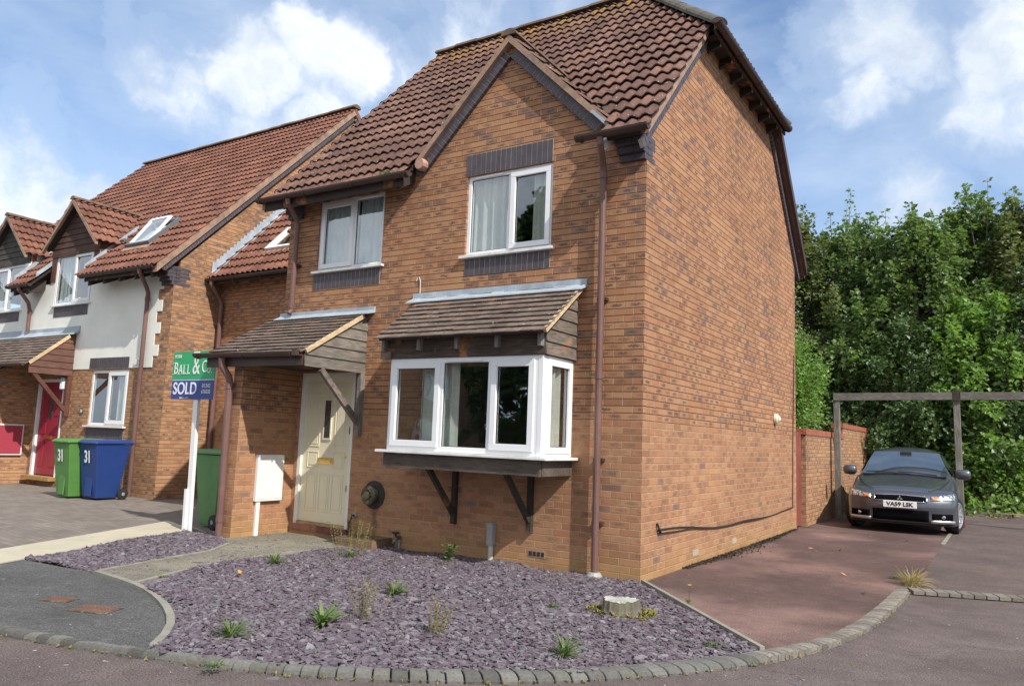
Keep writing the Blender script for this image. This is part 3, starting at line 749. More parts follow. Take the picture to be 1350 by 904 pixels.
edge_strip('path_edging', [(-4.03,-3.22), (-4.243,-2.481), (-4.383,-1.75), (-4.72,-1.25)], .05, .0, 'edging', .9)
edge_strip('parking_line', [(2.262,6.55), (2.262,13.5)], .055, -.018, 'edging', .9)
sr = MB()
for i in range(30):
    t = i*.112; c = Vector((2.30+t*.94, 1.72+t*.36, -.008)); ax = Vector((.94, .36, 0)); ay = Vector((-.36, .94, 0))
    sr.obox(c, ax*.050, ay*.10, (0, 0, .016+random.uniform(0, .004)))
struct(sr.build('sett_row', 'sett_dark'))
stn = MB()
for i in range(12):
    stn.obox((2.55+i*.46, 14.25+i*.08+random.uniform(-.03, .03), .03), (.21, random.uniform(-.02, .02), 0), (0, .16, 0), (0, 0, .045+random.uniform(0, .02)))
struct(stn.build('stone_border', 'edging'))
for (x, y, a, b) in ((-3.135, -4.02, .115, .075), (-2.635, -4.02, .16, .105)):
    mc = thing('manhole_cover', 'small rusty rectangular cover set in grey footpath, ' + ('farther and smaller one' if a < .13 else 'nearer and larger one'), 'manhole cover', (x, y, .008), 'rusty covers in the footpath')
    ax, ay = Vector((.93, .36, 0)), Vector((-.36, .93, 0)); c = Vector((x, y, .010))
    MB().obox(c, ax*a, ay*b, (0, 0, .003)).build('frame', 'oldmetal', mc)
    g = MB()
    g.obox(c+Vector((0, 0, .004)), ax*(a-.012), ay*(b-.012), (0, 0, .002))
    for i in range(-4, 5):
        for j in range(-2, 3): g.obox(c+ax*(i*a*.2)+ay*(j*b*.33)+Vector((0, 0, .007)), ax*a*.07, ay*b*.1, (0, 0, .0015))
    g.build('lid', 'rust', mc)
# purple slate chippings
def slate(name, poly, n, label, seed, zb=.0, flat=1.):
    r_ = np.random.default_rng(seed); P = np.array(poly); lo, hi = P.min(0), P.max(0)
    X = r_.uniform(lo[0], hi[0], n*4); Y = r_.uniform(lo[1], hi[1], n*4); k = inpoly(X, Y, poly); X, Y = X[k][:n], Y[k][:n]; n = len(X)
    dn = np.sqrt((X-3.1)**2+(Y+7.4)**2)
    size = r_.gamma(5, .0032, n)+.0075; size = np.clip(size, .010, .048)
    m = 5; th = np.sort(r_.uniform(0, 2*np.pi, (n, m)), 1); th = np.linspace(0, 2*np.pi, m, endpoint=False)[None]+r_.uniform(-.45, .45, (n, m))
    rad = size[:, None]*r_.uniform(.6, 1.15, (n, m)); asp = r_.uniform(.45, 1, n)[:, None]
    lx, ly = rad*np.cos(th), rad*np.sin(th)*asp; rot = r_.uniform(0, 2*np.pi, n)[:, None]
    gx, gy = lx*np.cos(rot)-ly*np.sin(rot), lx*np.sin(rot)+ly*np.cos(rot)
    tilt = np.abs(r_.normal(0, .25*flat, n)); ta = r_.uniform(0, 2*np.pi, n); sx, sy = np.tan(np.clip(tilt, 0, 1))*np.cos(ta), np.tan(np.clip(tilt, 0, 1))*np.sin(ta)
    gz = gx*sx[:, None]+gy*sy[:, None]
    und = .012*np.sin(X*3.1+1)*np.cos(Y*2.7)+.010*np.sin(X*7+Y*5)
    Z = zb + und*flat + r_.uniform(.006, .006+.024*flat, n); t = size*.16+.002
    top = np.stack([X[:, None]+gx, Y[:, None]+gy, Z[:, None]+gz], 2); bot = top - np.array([0, 0, 1])*t[:, None, None]
    V = np.concatenate([top, bot], 1).reshape(-1, 3); base = (np.arange(n)*2*m)[:, None]
    faces = np.concatenate([base+np.arange(m)] + [base+np.array([i, i+m, (i+1) % m+m, (i+1) % m]) for i in range(m)], 1)
    sizes = np.tile(np.array([m]+[4]*m), n)
    o = fastmesh(name, V, sizes, faces.ravel(), 'slate'); tag(o, label, 'slate chippings', kind='stuff'); return o
slate('slate_chippings', bed_poly, 56000, 'purple slate chippings covering the front garden bed', 1)
slate('slate_chippings', small_poly, 11000, 'purple slate chippings in the narrow bed between cream kerb and concrete path', 2)

slate('stray_chippings', [(x+.02, y) for x, y in path_poly], 150, 'a few purple slate chips strayed onto the concrete path', 3, .016, .15)
slate('stray_chippings', [tuple(p) for p in KI[60:118]]+[tuple(p) for p in KO[118:60:-1]], 90, 'a few purple slate chips strayed onto the kerb', 4, .020, .15)
slate('stray_chippings', [(-1.6, -4.5), (.9, -3.55), (2.0, -1.7), (2.5, -1.7), (1.3, -3.9), (-1.6, -5.0)], 40, 'a few slate chips lying in the road by the kerb', 5, -.040, .1)
# ================================================================== THE BRICK HOUSE
D = 6.94; ZR = 4.925; SL = 1.052; GX = -1.77; GZ = 6.22; HX = .25; HZ = 6.65
house = thing('brick_house', 'large detached-looking orange brick house with bay window and cream door', 'house', (-2.75, 3.4, 0))
gable_in = lambda x: GZ-.06-abs(x-GX)
outer = [(-5.51, -.2), (0, -.2), (0, 4.83), (-.46, 4.83), (GX, 6.14), (-3.08, 4.83), (-5.51, 4.83)]
W_BIG = (-2.36, -1.15, 3.56, 4.565); W_SM = (-4.92, -3.71, 3.59, 4.585)
holes = [rect(*W_BIG), rect(*W_SM), rect(-5.03, -4.03, .15, 2.17), rect(-2.78, -.86, 1.26, 2.22)]
wall('front_wall', outer, holes, wmap(0), .10, 'brick', house)
zs = lambda y: ZR-.30+SL*y
side = [(0.10, -.2), (D-.1, -.2), (D-.1, zs(.1)), (D-1.93, 6.62), (1.93, 6.62), (.1, zs(.1))]
wall('side_wall', [(.1, -.2), (D, -.2), (D, 4.70), (D-1.90, 6.66), (1.90, 6.66), (.1, 4.78)], [], lambda u, v, d: (-d, u, v), .10, 'brick', house)
wall('left_wall', [(.1, -.2), (D, -.2), (D, 4.70), (3.47, 8.30), (.1, 4.72)], [], lambda u, v, d: (-5.51+d, u, v), .10, 'brick', house)
wall('rear_wall', [(-5.41, -.2), (-.1, -.2), (-.1, 4.8), (-5.41, 4.8)], [], lambda u, v, d: (u, D-d, v), .10, 'brick', house)
MB().box(-5.40, -.11, .11, D-.11, 2.55, 2.75).build('floor', 'dark', house)
MB().box(-5.40, -.11, .11, D-.11, -.15, .12).build('floor', 'dark', house)
MB().box(-3.62, -3.54, .11, D-.11, 2.76, 4.8).build('partition', 'dark', house)
MB().box(-3.42, -3.34, .11, D-.11, .13, 2.54).build('partition', 'dark', house)
MB().box(-5.40, -.11, .11, D-.11, 4.84, 4.9).build('ceiling', 'dark', house)
# ---- main roof
nf = Vector((0, -SL, 1)).normalized()
def zf(y): return ZR + SL*y
def keep_main(p):
    if p.z > HZ + 1.04*(HX-p.x) + .02: return False
    if abs(p.x-GX) < 1.38 and p.z < GZ + .03 - abs(p.x-GX): return False
    return p.y < 3.5
U, S = Vector((1, 0, 0)), Vector((0, 1, SL)).normalized()
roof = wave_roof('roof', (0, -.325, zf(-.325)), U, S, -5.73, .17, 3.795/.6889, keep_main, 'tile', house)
slab = [(-5.70,-.30), (-3.22,-.30), (-3.16,-.02), (GX,1.23), (-.38,-.02), (-.34,-.30), (.05,-.30), (.05,1.80), (-1.6,3.46), (-5.70,3.46)]
plane_slab('roof_boarding', [(x, y, zf(y)-.012) for x, y in slab], nf, .05, 'deck', roof)
plane_slab('rear_slope', [(x, 6.94-y, zf(y)) for x, y in [(-5.70,-.33), (.12,-.33), (.12,1.78), (-1.6,3.47), (-5.70,3.47)]], Vector((0, SL, 1)), .09, 'tile', roof).data.uv_layers.new(name='UVMap')
# half hip
Uh, Sh = Vector((0, 1, 0)), Vector((-1, 0, 1.04)).normalized()
wave_roof('half_hip', (HX+.03, 3.47, HZ-.03), Uh, Sh, -1.95, 1.95, 2.72, lambda p: p.z < zf(min(p.y, 6.94-p.y))+.03, 'tile', roof)
plane_slab('hip_boarding', [(HX-.02, 1.62, HZ), (HX-.02, 5.32, HZ), (-1.6, 3.47, 8.56)], Vector((1.04, 0, 1)), .05, 'deck', roof)
ridge_tiles('ridge_tiles', [(-5.76, 3.47, zf(3.47)+.05), (-1.55, 3.47, zf(3.47)+.05)], 'ridge', roof, .125)
ridge_tiles('hip_tiles', [(-1.55, 3.47, zf(3.47)+.06), (HX+.02, 1.63, HZ+.06)], 'ridge_dark', roof, .125)
ridge_tiles('hip_tiles', [(-1.55, 3.47, zf(3.47)+.06), (HX+.02, 5.31, HZ+.06)], 'ridge_dark', roof, .125)
# left verge
MB().prism([(-5.75, -.33, zf(-.33)-.09), (-5.75, 3.47, zf(3.47)-.09), (-5.75, 3.47, zf(3.47)+.03), (-5.75, -.33, zf(-.33)+.03)], (.05, 0, 0)).build('verge', 'cement', roof)
# right verge: grey brick undercloak, cement bed, both rakes of the gable
def side_rake(a, b, nm, sgn):
    y0, y1 = a, b; g = (lambda y: zs(y)) if sgn > 0 else (lambda y: zs(D-y))
    rake_bricks('rake_bricks', (0, y0, g(y0)), (0, y1, g(y1)), .105, .035, (1, 0, 0), roof)
    MB().prism([(-.05, y0, g(y0)+.16), (-.05, y1, g(y1)+.16), (-.05, y1, g(y1)+.315), (-.05, y0, g(y0)+.315)], (.135, 0, 0)).build('verge', 'cement' if sgn > 0 else 'brown_pvc', roof)
side_rake(-.16, 1.86, 'f', 1); side_rake(D+.16, D-1.86, 'b', -1)
MB().prism([(.0, D-1.9, zs(1.9)+.20), (.0, D+.25, zs(-.25)+.20), (.0, D+.25, zs(-.25)+.38), (.0, D-1.9, zs(1.9)+.38)], (.17, 0, 0)).build('bargeboard', 'brown_pvc', roof)
# half-hip eaves
MB().box(-.02, .20, 1.80, D-1.80, 6.635, 6.655).build('soffit', 'dark_wood', roof)
MB().box(.20, .225, 1.62, D-1.62, 6.56, 6.70).build('fascia', 'dark_wood', roof)
for i in range(7):
    y = 1.95+i*.50
    MB().prism([(.0, y, 6.50), (.17, y, 6.56), (.17, y, 6.634), (.0, y, 6.634)], (0, .045, 0)).build('rafter_foot', 'dark_wood', roof)
    MB().prism([(.172, y+.002, 6.56), (.172, y+.043, 6.56), (.172, y+.043, 6.634), (.172, y+.002, 6.634)], (.004, 0, 0)).build('rafter_end', 'sill', roof)
gutter('gutter', (.29, 1.42, 6.64), (.29, 5.28, 6.64), house)
# front eaves
for x0, x1 in ((-5.72, -3.14),):
    MB().box(x0, x1, -.315, -.295, 4.47, 4.60).build('fascia', 'dark_wood', roof)
xx = -5.35
while xx < -3.2:
    MB().prism([(xx, 0, 4.62), (xx, -.29, 4.46), (xx, -.29, 4.56), (xx, 0, 4.86)], (.045, 0, 0)).build('rafter_foot', 'dark_wood', roof); xx += .42
MB().prism([(-.40, 0, 4.66), (-.40, -.29, 4.46), (-.40, -.29, 4.56), (-.40, 0, 4.86)], (.045, 0, 0)).build('rafter_foot', 'sill', roof)
gutter('gutter', (-5.80, -.375, 4.635), (-2.99, -.375, 4.615), house)
gutter('gutter', (-.66, -.375, 4.62), (.17, -.375, 4.62), house)
# ---- front gable roof
gy0, gy1 = -.11, 1.40
for sg in (1, -1):
    Sg = Vector((-sg, 0, 1)).normalized(); L = 1.52*1.4142
    O = Vector((GX+sg*1.52, gy0+.02, GZ-1.52))
    k = (lambda p: p.z > zf(p.y)-.02 and p.z > 4.86) if sg > 0 else (lambda p: p.z > zf(p.y)-.02 and p.z > 4.74)
    gr = wave_roof('gable_roof', O, (0, 1, 0), Sg, 0, gy1-gy0, L, k, 'tile', roof, lift=.03, amp=.028)
    e = 1.34
    plane_slab('gable_boarding', [(GX, gy0+.05, GZ-.01), (GX+sg*e, gy0+.05, GZ-.01-e), (GX+sg*e, -.02, GZ-.01-e), (GX, 1.22, GZ-.01)], Vector((sg, 0, 1)), .05, 'deck', roof)
    a0 = Vector((GX+sg*1.30, 0, 5.965-1.30)) if sg < 0 else Vector((GX+sg*1.16, 0, 5.965-1.16))
    rake_bricks('rake_bricks', a0, (GX, 0, 5.965), .125, .045, (0, -1, 0), roof)
    # cement verge bedding under the edge tiles
    e2 = 1.36 if sg < 0 else 1.40
    MB().prism([(GX, gy0+.005, GZ-.085), (GX+sg*e2, gy0+.005, GZ-.085-e2), (GX+sg*e2, gy0+.005, GZ+.012-e2), (GX, gy0+.005, GZ+.012)], (0, .10, 0)).build('verge', 'cement', roof)
ridge_tiles('gable_ridge', [(GX, gy0-.01, GZ+.03), (GX, 1.3, GZ+.03)], 'ridge', roof, .11)
MB().obox((-.50, -.05, 4.90), (.11, 0, -.11), (0, .09, 0), (.012, 0, .012)).build('valley_flashing', 'lead', roof)
for sg, e in ((1, 1.34),):
    MB().prism([(GX+.02, 1.26, GZ+.035), (GX+sg*e, -.02, GZ+.035-e), (GX+sg*e+.09, -.02, GZ+.06-e), (GX+.11, 1.30, GZ+.07)], (0, 0, .012)).build('valley', 'ridge_dark', roof)
MB().lathe((-3.03, -.10, 4.80), [(.075, -.05), (.08, 0), (.07, .05)], (0, -1, 0), 12).build('kneeler', simple('pink_cement', (.42, .25, .19), .9, .2, 9, .4), roof)
corbel('corbel', -.30, .0, 0, 4.385, 4, house); corbel('corbel', -5.515, -5.24, 0, 4.385, 4, house)
mt = MB(); rr = random.Random(8)
for i in range(60):      # moss plants rooted in the gutter by the gable foot
    x = -3.32+rr.gauss(0, .10); y = -.37+rr.uniform(-.05, .06); h = rr.uniform(.03, .09)
    mt.add([(x-.012, y, 4.60), (x+.012, y+.005, 4.60), (x+rr.uniform(-.05, .05), y-rr.uniform(0, .06), 4.60+h)], [(0, 1, 2)])
tag(mt.build('gutter_weed', 'weed'), 'little green moss tuft growing in the gutter below the front gable', 'moss')
# ---- windows upstairs
w1 = window(house, fmap(.03), *W_BIG, [(-2.36, -1.745, None), (-1.745, -1.15, 1)], sill=(.05, .085), frame=.05, sash=.05,
            curtains=[(-2.38, -1.84, M['curtain']), (-1.46, -1.24, M['curtain'])])
w2 = window(house, fmap(.03), *W_SM, [(-4.92, -4.262, 1), (-4.262, -3.71, None)], sill=(.05, .085), frame=.05, sash=.05,
            curtains=[(-4.88, -4.30, M['net']), (-4.22, -3.76, M['net'])])
MB().lathe((-3.90, .16, 3.78), [(.001, 0), (.085, .004), (.10, .015), (.085, .03), (.001, .034)], (0, 1, .2), 16).build('ornament', 'net', w2)
soldier('soldier_course', -2.38, -1.155, 4.57, 4.835, 0, house); soldier('soldier_course', -2.35, -1.155, 3.315, 3.52, 0, house)
soldier('soldier_course', -4.96, -3.72, 3.33, 3.55, 0, house)
# ---- bay window
BX0, BX1, BY, BZ0, BZ1 = -2.86, -.815, -.65, 1.21, 2.245
bay = window(house, fmap(BY), BX0, BX1-.05, BZ0, BZ1, [(BX0, -2.115, 1), (-2.115, -1.46, None), (-1.46, BX1-.05, 1)], frame=.06, sash=.055, name='bay_window',
             curtains=[(-2.42, -2.22, M['curtain']), (-2.14, -1.97, M['curtain'])], cdepth=.13)
bs = window(house, smap(BX1), BY+.055, -.005, BZ0, BZ1, [(BY+.055, -.005, 1)], frame=.05, sash=.05, name='bay_side_window', curtains=[(-.42, -.12, M['curtain'])], cdepth=.08)
bl = window(house, lambda u, d, v: (BX0-d, u, v), BY+.055, -.005, BZ0, BZ1, [(BY+.055, -.005, 0)], frame=.05, sash=.05, name='bay_side_window')
MB().box(BX1-.058, BX1+.004, BY-.004, BY+.055, BZ0-.001, BZ1).build('corner_post', 'upvc', bay, bevel=.006)
MB().box(-2.98, -.72, BY-.065, -.001, BZ0-.032, BZ0-.003).build('sill', 'sill', bay, bevel=.004)
MB().box(BX0+.02, BX1-.02, BY+.08, .10, BZ0-.002, BZ0+.012).build('window_board', 'upvc', bay)
fb = MB(); fb.box(BX0-.03, BX1+.0, BY-.012, BY+.02, 1.015, BZ0-.034); fb.box(BX1-.02, BX1+.012, BY+.021, -.001, 1.015, BZ0-.034); fb.box(BX0-.03, BX0, BY+.021, -.001, 1.015, BZ0-.034)
fb.build('apron', wood_mat('aged_dark_board', (.05, .038, .030), (.14, .11, .085), .2, (1.2, 6, 12)), bay)
MB().box(BX0, BX1-.02, BY+.021, -.001, 1.04, 1.06).build('underside', 'dark_wood', bay)
# head, rafters, cheek and little roof
bh = wood_mat('rotten_head_board', (.03, .022, .018), (.12, .085, .06), .9, (1.0, 4, 12))
MB().box(BX0-.10, BX1+.012, BY-.02, BY+.03, BZ1+.002, 2.50).build('head_board', bh, bay)
MB().box(BX0-.13, BX0+.02, BY-.045, BY-.022, 2.245, 2.33).build('rail_end', 'grey_wood', bay)
SB = .745; zb = lambda y: 2.475 + SB*(y+.80)
for i in range(5):
    x = BX0-.09+i*(BX1-BX0+.06)/4
    MB().prism([(x, BY-.02, 2.33), (x, BY-.085, 2.33), (x, BY-.085, 2.455), (x, BY-.02, 2.49)], (.04, 0, 0)).build('rafter_foot', 'post_wood', bay)
br = plain_roof('bay_roof', (0, -.82, zb(-.82)), (1, 0, 0), (0, 1, SB), -2.97, -.705, .83/math.cos(math.atan(SB)), 'plain', bay, gauge=.112)
plane_slab('boarding', [(-2.95, -.80, zb(-.80)), (-.74, -.80, zb(-.80)), (-.74, 0, zb(0)), (-2.95, 0, zb(0))], (0, -SB, 1), .035, 'dark_wood', br)
MB().prism([(-3.12, 0.0, 3.15), (-3.12, -.022, 3.15), (-3.12, -.022, 3.085), (-3.12, -.155, zb(-.155)+.058), (-3.12, -.155, zb(-.155)+.046), (-3.12, 0, 3.06)], (2.45, 0, 0)).build('flashing', 'lead', br)
ch = MB(); n = 6
for i in range(n):
    z0 = 2.25+i*.135; z1 = z0+.15
    yb = lambda z: max(-.66, (z-2.475)/SB-.80+.02)
    if yb(z0+.02) > -.03: break
    pts = [(0, yb(z0), z0), (0, 0, z0), (0, 0, min(z1, zb(0)-.03)), (0, yb(z1), min(z1, zb(0)-.03))]
    ch.add([(-.772-(0 if k < 2 else .018)+dx, p[1], p[2]) for dx in (0, -.02) for k, p in enumerate(pts)], [(0,1,2,3), (7,6,5,4), (0,4,5,1), (1,5,6,2), (2,6,7,3), (3,7,4,0)])
ch.build('cheek_boarding', wood_mat('weathered_cheek_board', (.07, .055, .042), (.23, .185, .15), .6, (6, 1.2, 12)), bay)
MB().beam((-.725, -.80, zb(-.80)-.005), (-.725, -.04, zb(-.04)-.005), .035, .050, up=(0, 0, 1)).build('bargeboard', 'barge', br)
for x in (-2.32, -1.29):
    o = MB().box(x-.03, x+.03, -.055, -.001, .38, 1.035).build('bracket', 'dark_wood', bay)
    MB().beam((x, -.05, .50), (x, -.55, 1.03), .045, .06, up=(0, -1, -1)).build('brace', 'dark_wood', o)
# ---- door canopy
canopy = None
SC = .60; zc = lambda y: 2.315+SC*(y+1.06)
cr = plain_roof('canopy_roof', (0, -1.08, zc(-1.08)), (1, 0, 0), (0, 1, SC), -5.72, -3.87, 1.09/math.cos(math.atan(SC)), 'plain', house, gauge=.108)
plane_slab('boarding', [(-5.71, -1.05, zc(-1.05)), (-3.90, -1.05, zc(-1.05)), (-3.90, 0, zc(0)), (-5.71, 0, zc(0))], (0, -SC, 1), .035, 'dark_wood', cr)
MB().prism([(-5.56, 0.0, 3.03), (-5.56, -.022, 3.03), (-5.56, -.022, 2.985), (-5.56, -.14, zc(-.14)+.056), (-5.56, -.14, zc(-.14)+.046), (-5.56, 0, 2.95)], (1.80, 0, 0)).build('flashing', 'lead', cr)
MB().box(-5.70, -3.91, -1.055, -1.03, 2.16, 2.285).build('fascia', 'brown_pvc', cr)
MB().box(-5.33, -3.90, -1.02, -.001, 2.20, 2.215).build('soffit', 'dark_wood', cr)
ch = MB(); i = 0
while True:
    z0 = 2.15+i*.14; z1 = z0+.152; yb = lambda z: max(-1.03, (z-2.315)/SC-1.06+.03)
    if yb(z0+.01) > -.06 or z0 > 2.9: break
    zt = min(z1, zc(0)-.03)
    pts = [(0, yb(z0), z0), (0, 0, z0), (0, 0, zt), (0, yb(zt), zt)]
    ch.add([(-3.872-(0 if k < 2 else .018)+dx, p[1], p[2]) for dx in (0, -.02) for k, p in enumerate(pts)], [(0,1,2,3), (7,6,5,4), (0,4,5,1), (1,5,6,2), (2,6,7,3), (3,7,4,0)]); i += 1
ch.build('cheek_boarding', wood_mat('silvered_cheek_board', (.10, .085, .07), (.27, .235, .20), 0, (6, 1.2, 12)), cr)
MB().beam((-3.868, -1.04, zc(-1.04)+.0), (-3.868, -.10, zc(-.10)+.0), .035, .05, up=(0, 0, 1)).build('bargeboard', 'barge', cr)
o = MB().box(-3.93, -3.87, -.075, -.001, 1.34, 2.15).build('bracket', 'post_wood', cr)
MB().beam((-3.90, -.05, 1.50), (-3.90, -.76, 2.14), .055, .07, up=(0, -1, -1)).build('brace', wood_mat('brace_wood', (.09, .07, .055), (.25, .21, .18), 0, (8, 3, 3)), o)
gutter('gutter', (-5.86, -1.115, 2.335), (-3.95, -1.115, 2.315), house)
MB().box(-3.965, -3.90, -1.17, -1.06, 2.265, 2.335).build('gutter_end', 'brown_pvc', house)
# ---- wing wall beside the door
wall('porch_wall', [(-.94, -.25), (0, -.25), (0, zc(0)-.05), (-.94, zc(-.94)-.05)], [], lambda u, v, d: (-5.1-d, u, v), .17, 'brick', house)
downpipe('downpipe', [(-5.32, -1.11, 2.27), (-5.32, -1.10, 2.17), (-5.27, -1.02, 2.03), (-5.265, -1.005, 1.95), (-5.235, -1.005, -.05)], house, r=.045, joints=[(-5.265, -1.005, 1.92), (-5.238, -1.005, .25)])
downpipe('downpipe', [(-.375, -.375, 4.57), (-.375, -.37, 4.52), (-.455, -.12, 4.36), (-.465, -.085, 4.28), (-.465, -.085, .05)], house, joints=[(-.465, -.085, 4.26), (-.465, -.085, 2.08)])
downpipe('downpipe', [(-5.17, -.375, 4.57), (-5.17, -.37, 4.52), (-5.26, -.12, 4.36), (-5.27, -.085, 4.28), (-5.27, -.085, 3.06), (-5.27, -.12, 3.0)], house, joints=[(-5.27, -.085, 4.26), (-5.27, -.085, 3.12)])
for (x, y, z) in ((-.465, -.085, 2.9), (-.465, -.085, 1.2), (-.465, -.085, .55), (-5.27, -.085, 3.7)):
    MB().box(x-.055, x+.055, y+.02, -.001, z-.015, z+.015).build('pipe_clip', 'brown_pvc', house)
MB().lathe((-.465, -.09, -.02), [(.085, 0), (.085, .05), (.06, .085)], (0, 0, 1), 14).build('gully', 'greypipe', house)
# ---- front door
dr = MB().box(-4.965, -4.085, .035, .075, .19, 2.105).build('door', 'door', house)
fr = MB(); fr.box(-5.03, -4.967, .0, .09, .15, 2.17); fr.box(-4.083, -4.03, .0, .09, .15, 2.17); fr.box(-4.967, -4.083, .0, .09, 2.107, 2.17)
fr.build('door_frame', 'doorframe', house, bevel=.004)
MB().box(-4.967, -4.083, -.005, .09, .15, .188).build('weather_bar', wood_mat('sunbaked_bar', (.25, .16, .08), (.5, .36, .2), 0), house)
tb = MB()
for i in range(5): tb.box(-5.06+i*.212, -5.06+i*.212+.205, -.035, .02, .075, .148)
tb.build('threshold', simple('quarry_tile', (.16, .06, .045), .8, .2, 8, .2), house)
def dpanel(x0, x1, z0, z1):
    p = MB(); f_ = .016; y0, y1 = .0355, .0275
    p.box(x0, x1, y1, y0, z0, z0+f_); p.box(x0, x1, y1, y0, z1-f_, z1); p.box(x0, x0+f_, y1, y0, z0+f_, z1-f_); p.box(x1-f_, x1, y1, y0, z0+f_, z1-f_)
    p.box(x0+.035, x1-.035, y1+.001, y0, z0+.035, z1-.035); p.build('moulded_panel', 'door', dr, bevel=.003)
for x0, x1 in ((-4.87, -4.66), (-4.39, -4.18)):
    dpanel(x0, x1, 1.87, 2.03); dpanel(x0, x1, 1.18, 1.80); dpanel(x0, x1, .33, .83)
for x0, x1 in ((-4.87, -4.66), (-4.63, -4.42), (-4.39, -4.18)): dpanel(x0, x1, .93 if False else 1.075, 1.14) if False else None
dpanel(-4.62, -4.43, 1.87, 2.03); dpanel(-4.87, -4.66, .90, 1.12); dpanel(-4.39, -4.18, .90, 1.12); dpanel(-4.62, -4.43, .33, .83); dpanel(-4.62, -4.43, 1.075, 1.135) if False else None
MB().box(-4.58, -4.47, .024, .0345, 1.30, 1.80).build('door_pane', 'carglass', dr)
gf = MB(); gf.box(-4.60, -4.45, .020, .0345, 1.275, 1.298); gf.box(-4.60, -4.45, .020, .0345, 1.802, 1.825); gf.box(-4.60, -4.582, .020, .0345, 1.298, 1.802); gf.box(-4.468, -4.45, .020, .0345, 1.298, 1.802)
gf.build('glazing_bead', 'door', dr)
lb = MB().box(-4.655, -4.375, .018, .0345, .955, 1.035).build('letterbox', 'brass', dr, bevel=.006)
MB().box(-4.625, -4.405, .010, .0175, .975, 1.015).build('flap', 'brass', lb, bevel=.003)
MB().lathe((-4.16, .034, 1.06), [(.012, 0), (.016, .008), (.008, .012)], (0, -1, 0), 10).build('keyhole', 'brass', dr)
hn = MB(); hn.box(-4.09, -4.078, -.006, .03, 1.36, 1.46); hn.box(-4.09, -4.078, -.006, .03, .62, .70); hn.build('hinge', 'oldmetal', dr)
# ---- meter box, flue, vents, pipes
mb_ = thing('meter_box', 'white gas meter box on the brick porch wall beside the cream door', 'meter box', (-5.1, -.42, .45))
MB().prism([(-5.099, -.635, .455), (-5.045, -.635, .455), (-5.045, -.635, 1.03), (-5.06, -.635, 1.05), (-5.099, -.635, 1.055)], (0, .43, 0)).build('box', 'meter', mb_, bevel=.006)
MB().box(-5.0445, -5.040, -.61, -.23, .485, 1.01).build('door', 'meter', mb_, bevel=.002)
MB().box(-5.098, -5.06, -.60, -.545, .0, .454).build('pipe_cover', 'meter', mb_, bevel=.003)
MB().lathe((-5.040, -.42, .97), [(.010, 0), (.010, .004)], (1, 0, 0), 8).build('lock', 'black', mb_)
fl = thing('boiler_flue', 'round sooty boiler flue terminal on the brick wall right of the door', 'flue', (-3.59, 0, .62))
MB().lathe((-3.59, -.001, .62), [(.175, 0), (.175, .012), (.13, .022), (.12, .03)], (0, -1, 0), 24).build('wall_plate', simple('soot_stained_plate', (.05, .04, .035), .9, .5, 14, .3), fl)
MB().lathe((-3.59, -.03, .62), [(.075, 0), (.11, .02), (.118, .09), (.10, .105), (.06, .10), (.055, .05)], (0, -1, 0), 24).build('outer_ring', 'oldmetal', fl)
g = MB(); g.lathe((-3.59, -.13, .62), [(.045, 0), (.05, .015), (.02, .022)], (0, -1, 0), 14)
for i in range(6):
    t = i*math.pi/3; g.beam((-3.59, -.125, .62), (-3.59+.10*math.cos(t), -.125, .62+.10*math.sin(t)), .008, .008, up=(0, 1, 0))
g.build('grille', simple('tarnished_brass', (.22, .18, .09), .5, .3, 12, .1, metallic=.5), fl)
av = MB().box(-1.315, -1.10, -.004, .02, .12, .19).build('air_brick', 'cement', house)
for i in range(4): MB().box(-1.30+i*.051, -1.262+i*.051, -.0065, -.0042, .132, .178).build('air_hole', 'black', av)
for y in (1.65, 3.2): MB().box(-.02, .004, y-.10, y+.10, .10, .17).build('weep_vent', simple('grey_vent', (.38, .33, .27), .8, .1, 8, .1), house)
wp = MB().tube([(-1.775, -.045, -.05), (-1.775, -.045, .20)], .030, 12).build('waste_pipe', simple('pale_waste_pipe', (.46, .46, .43), .5, .15, 8, .05), house)
MB().box(-1.815, -1.738, -.085, -.004, .19, .44).build('pipe_box', 'greypipe', wp, bevel=.006)
MB().box(-1.82, -1.733, -.088, -.003, .39, .405).build('strap', 'greypipe', wp)
lf = thing('wall_light', 'small cream oval outside light on the sunny side wall', 'wall light', (0, 5.41, 1.86))
MB().lathe((.001, 5.41, 1.86), [(.075, 0), (.085, .012), (.08, .05), (.05, .075)], (1, 0, 0), 16).build('lamp_body', simple('cream_plastic', (.66, .60, .44), .5, .05, 5, 0), lf)
MB().lathe((.075, 5.41, 1.86), [(.03, 0), (.045, .01), (.02, .02)], (1, 0, 0), 12).build('lens', 'meter', lf)
cb = thing('cable', 'black cable sagging along the side wall and rising at its far end', 'cable', (0, .43, .5))
rr = random.Random(2); p1 = []; p2 = []
for i in range(26):
    t = i/25; y = .43+t*6.15; z = .49-.15*math.sin(math.pi*min(1, t*1.0))*.55-.10*t
    p1.append((.014, y, z+.02*math.sin(t*14)*(1-t*.6))); p2.append((.018, y, z-.035*abs(math.cos(t*9))*(1-t)))
MB().tube(p1+[(.014, 6.60, .42), (.014, 6.64, 1.5), (.014, 6.78, 3.05)], .0075, 6).build('strand', 'black', cb)
MB().tube(p2, .006, 6).build('strand', 'black', cb)
MB().tube([(.012, .40, .56), (.03, .42, .50), (.03, .46, .46), (.012, .50, .47)], .012, 6).build('cable_end', 'black', cb)
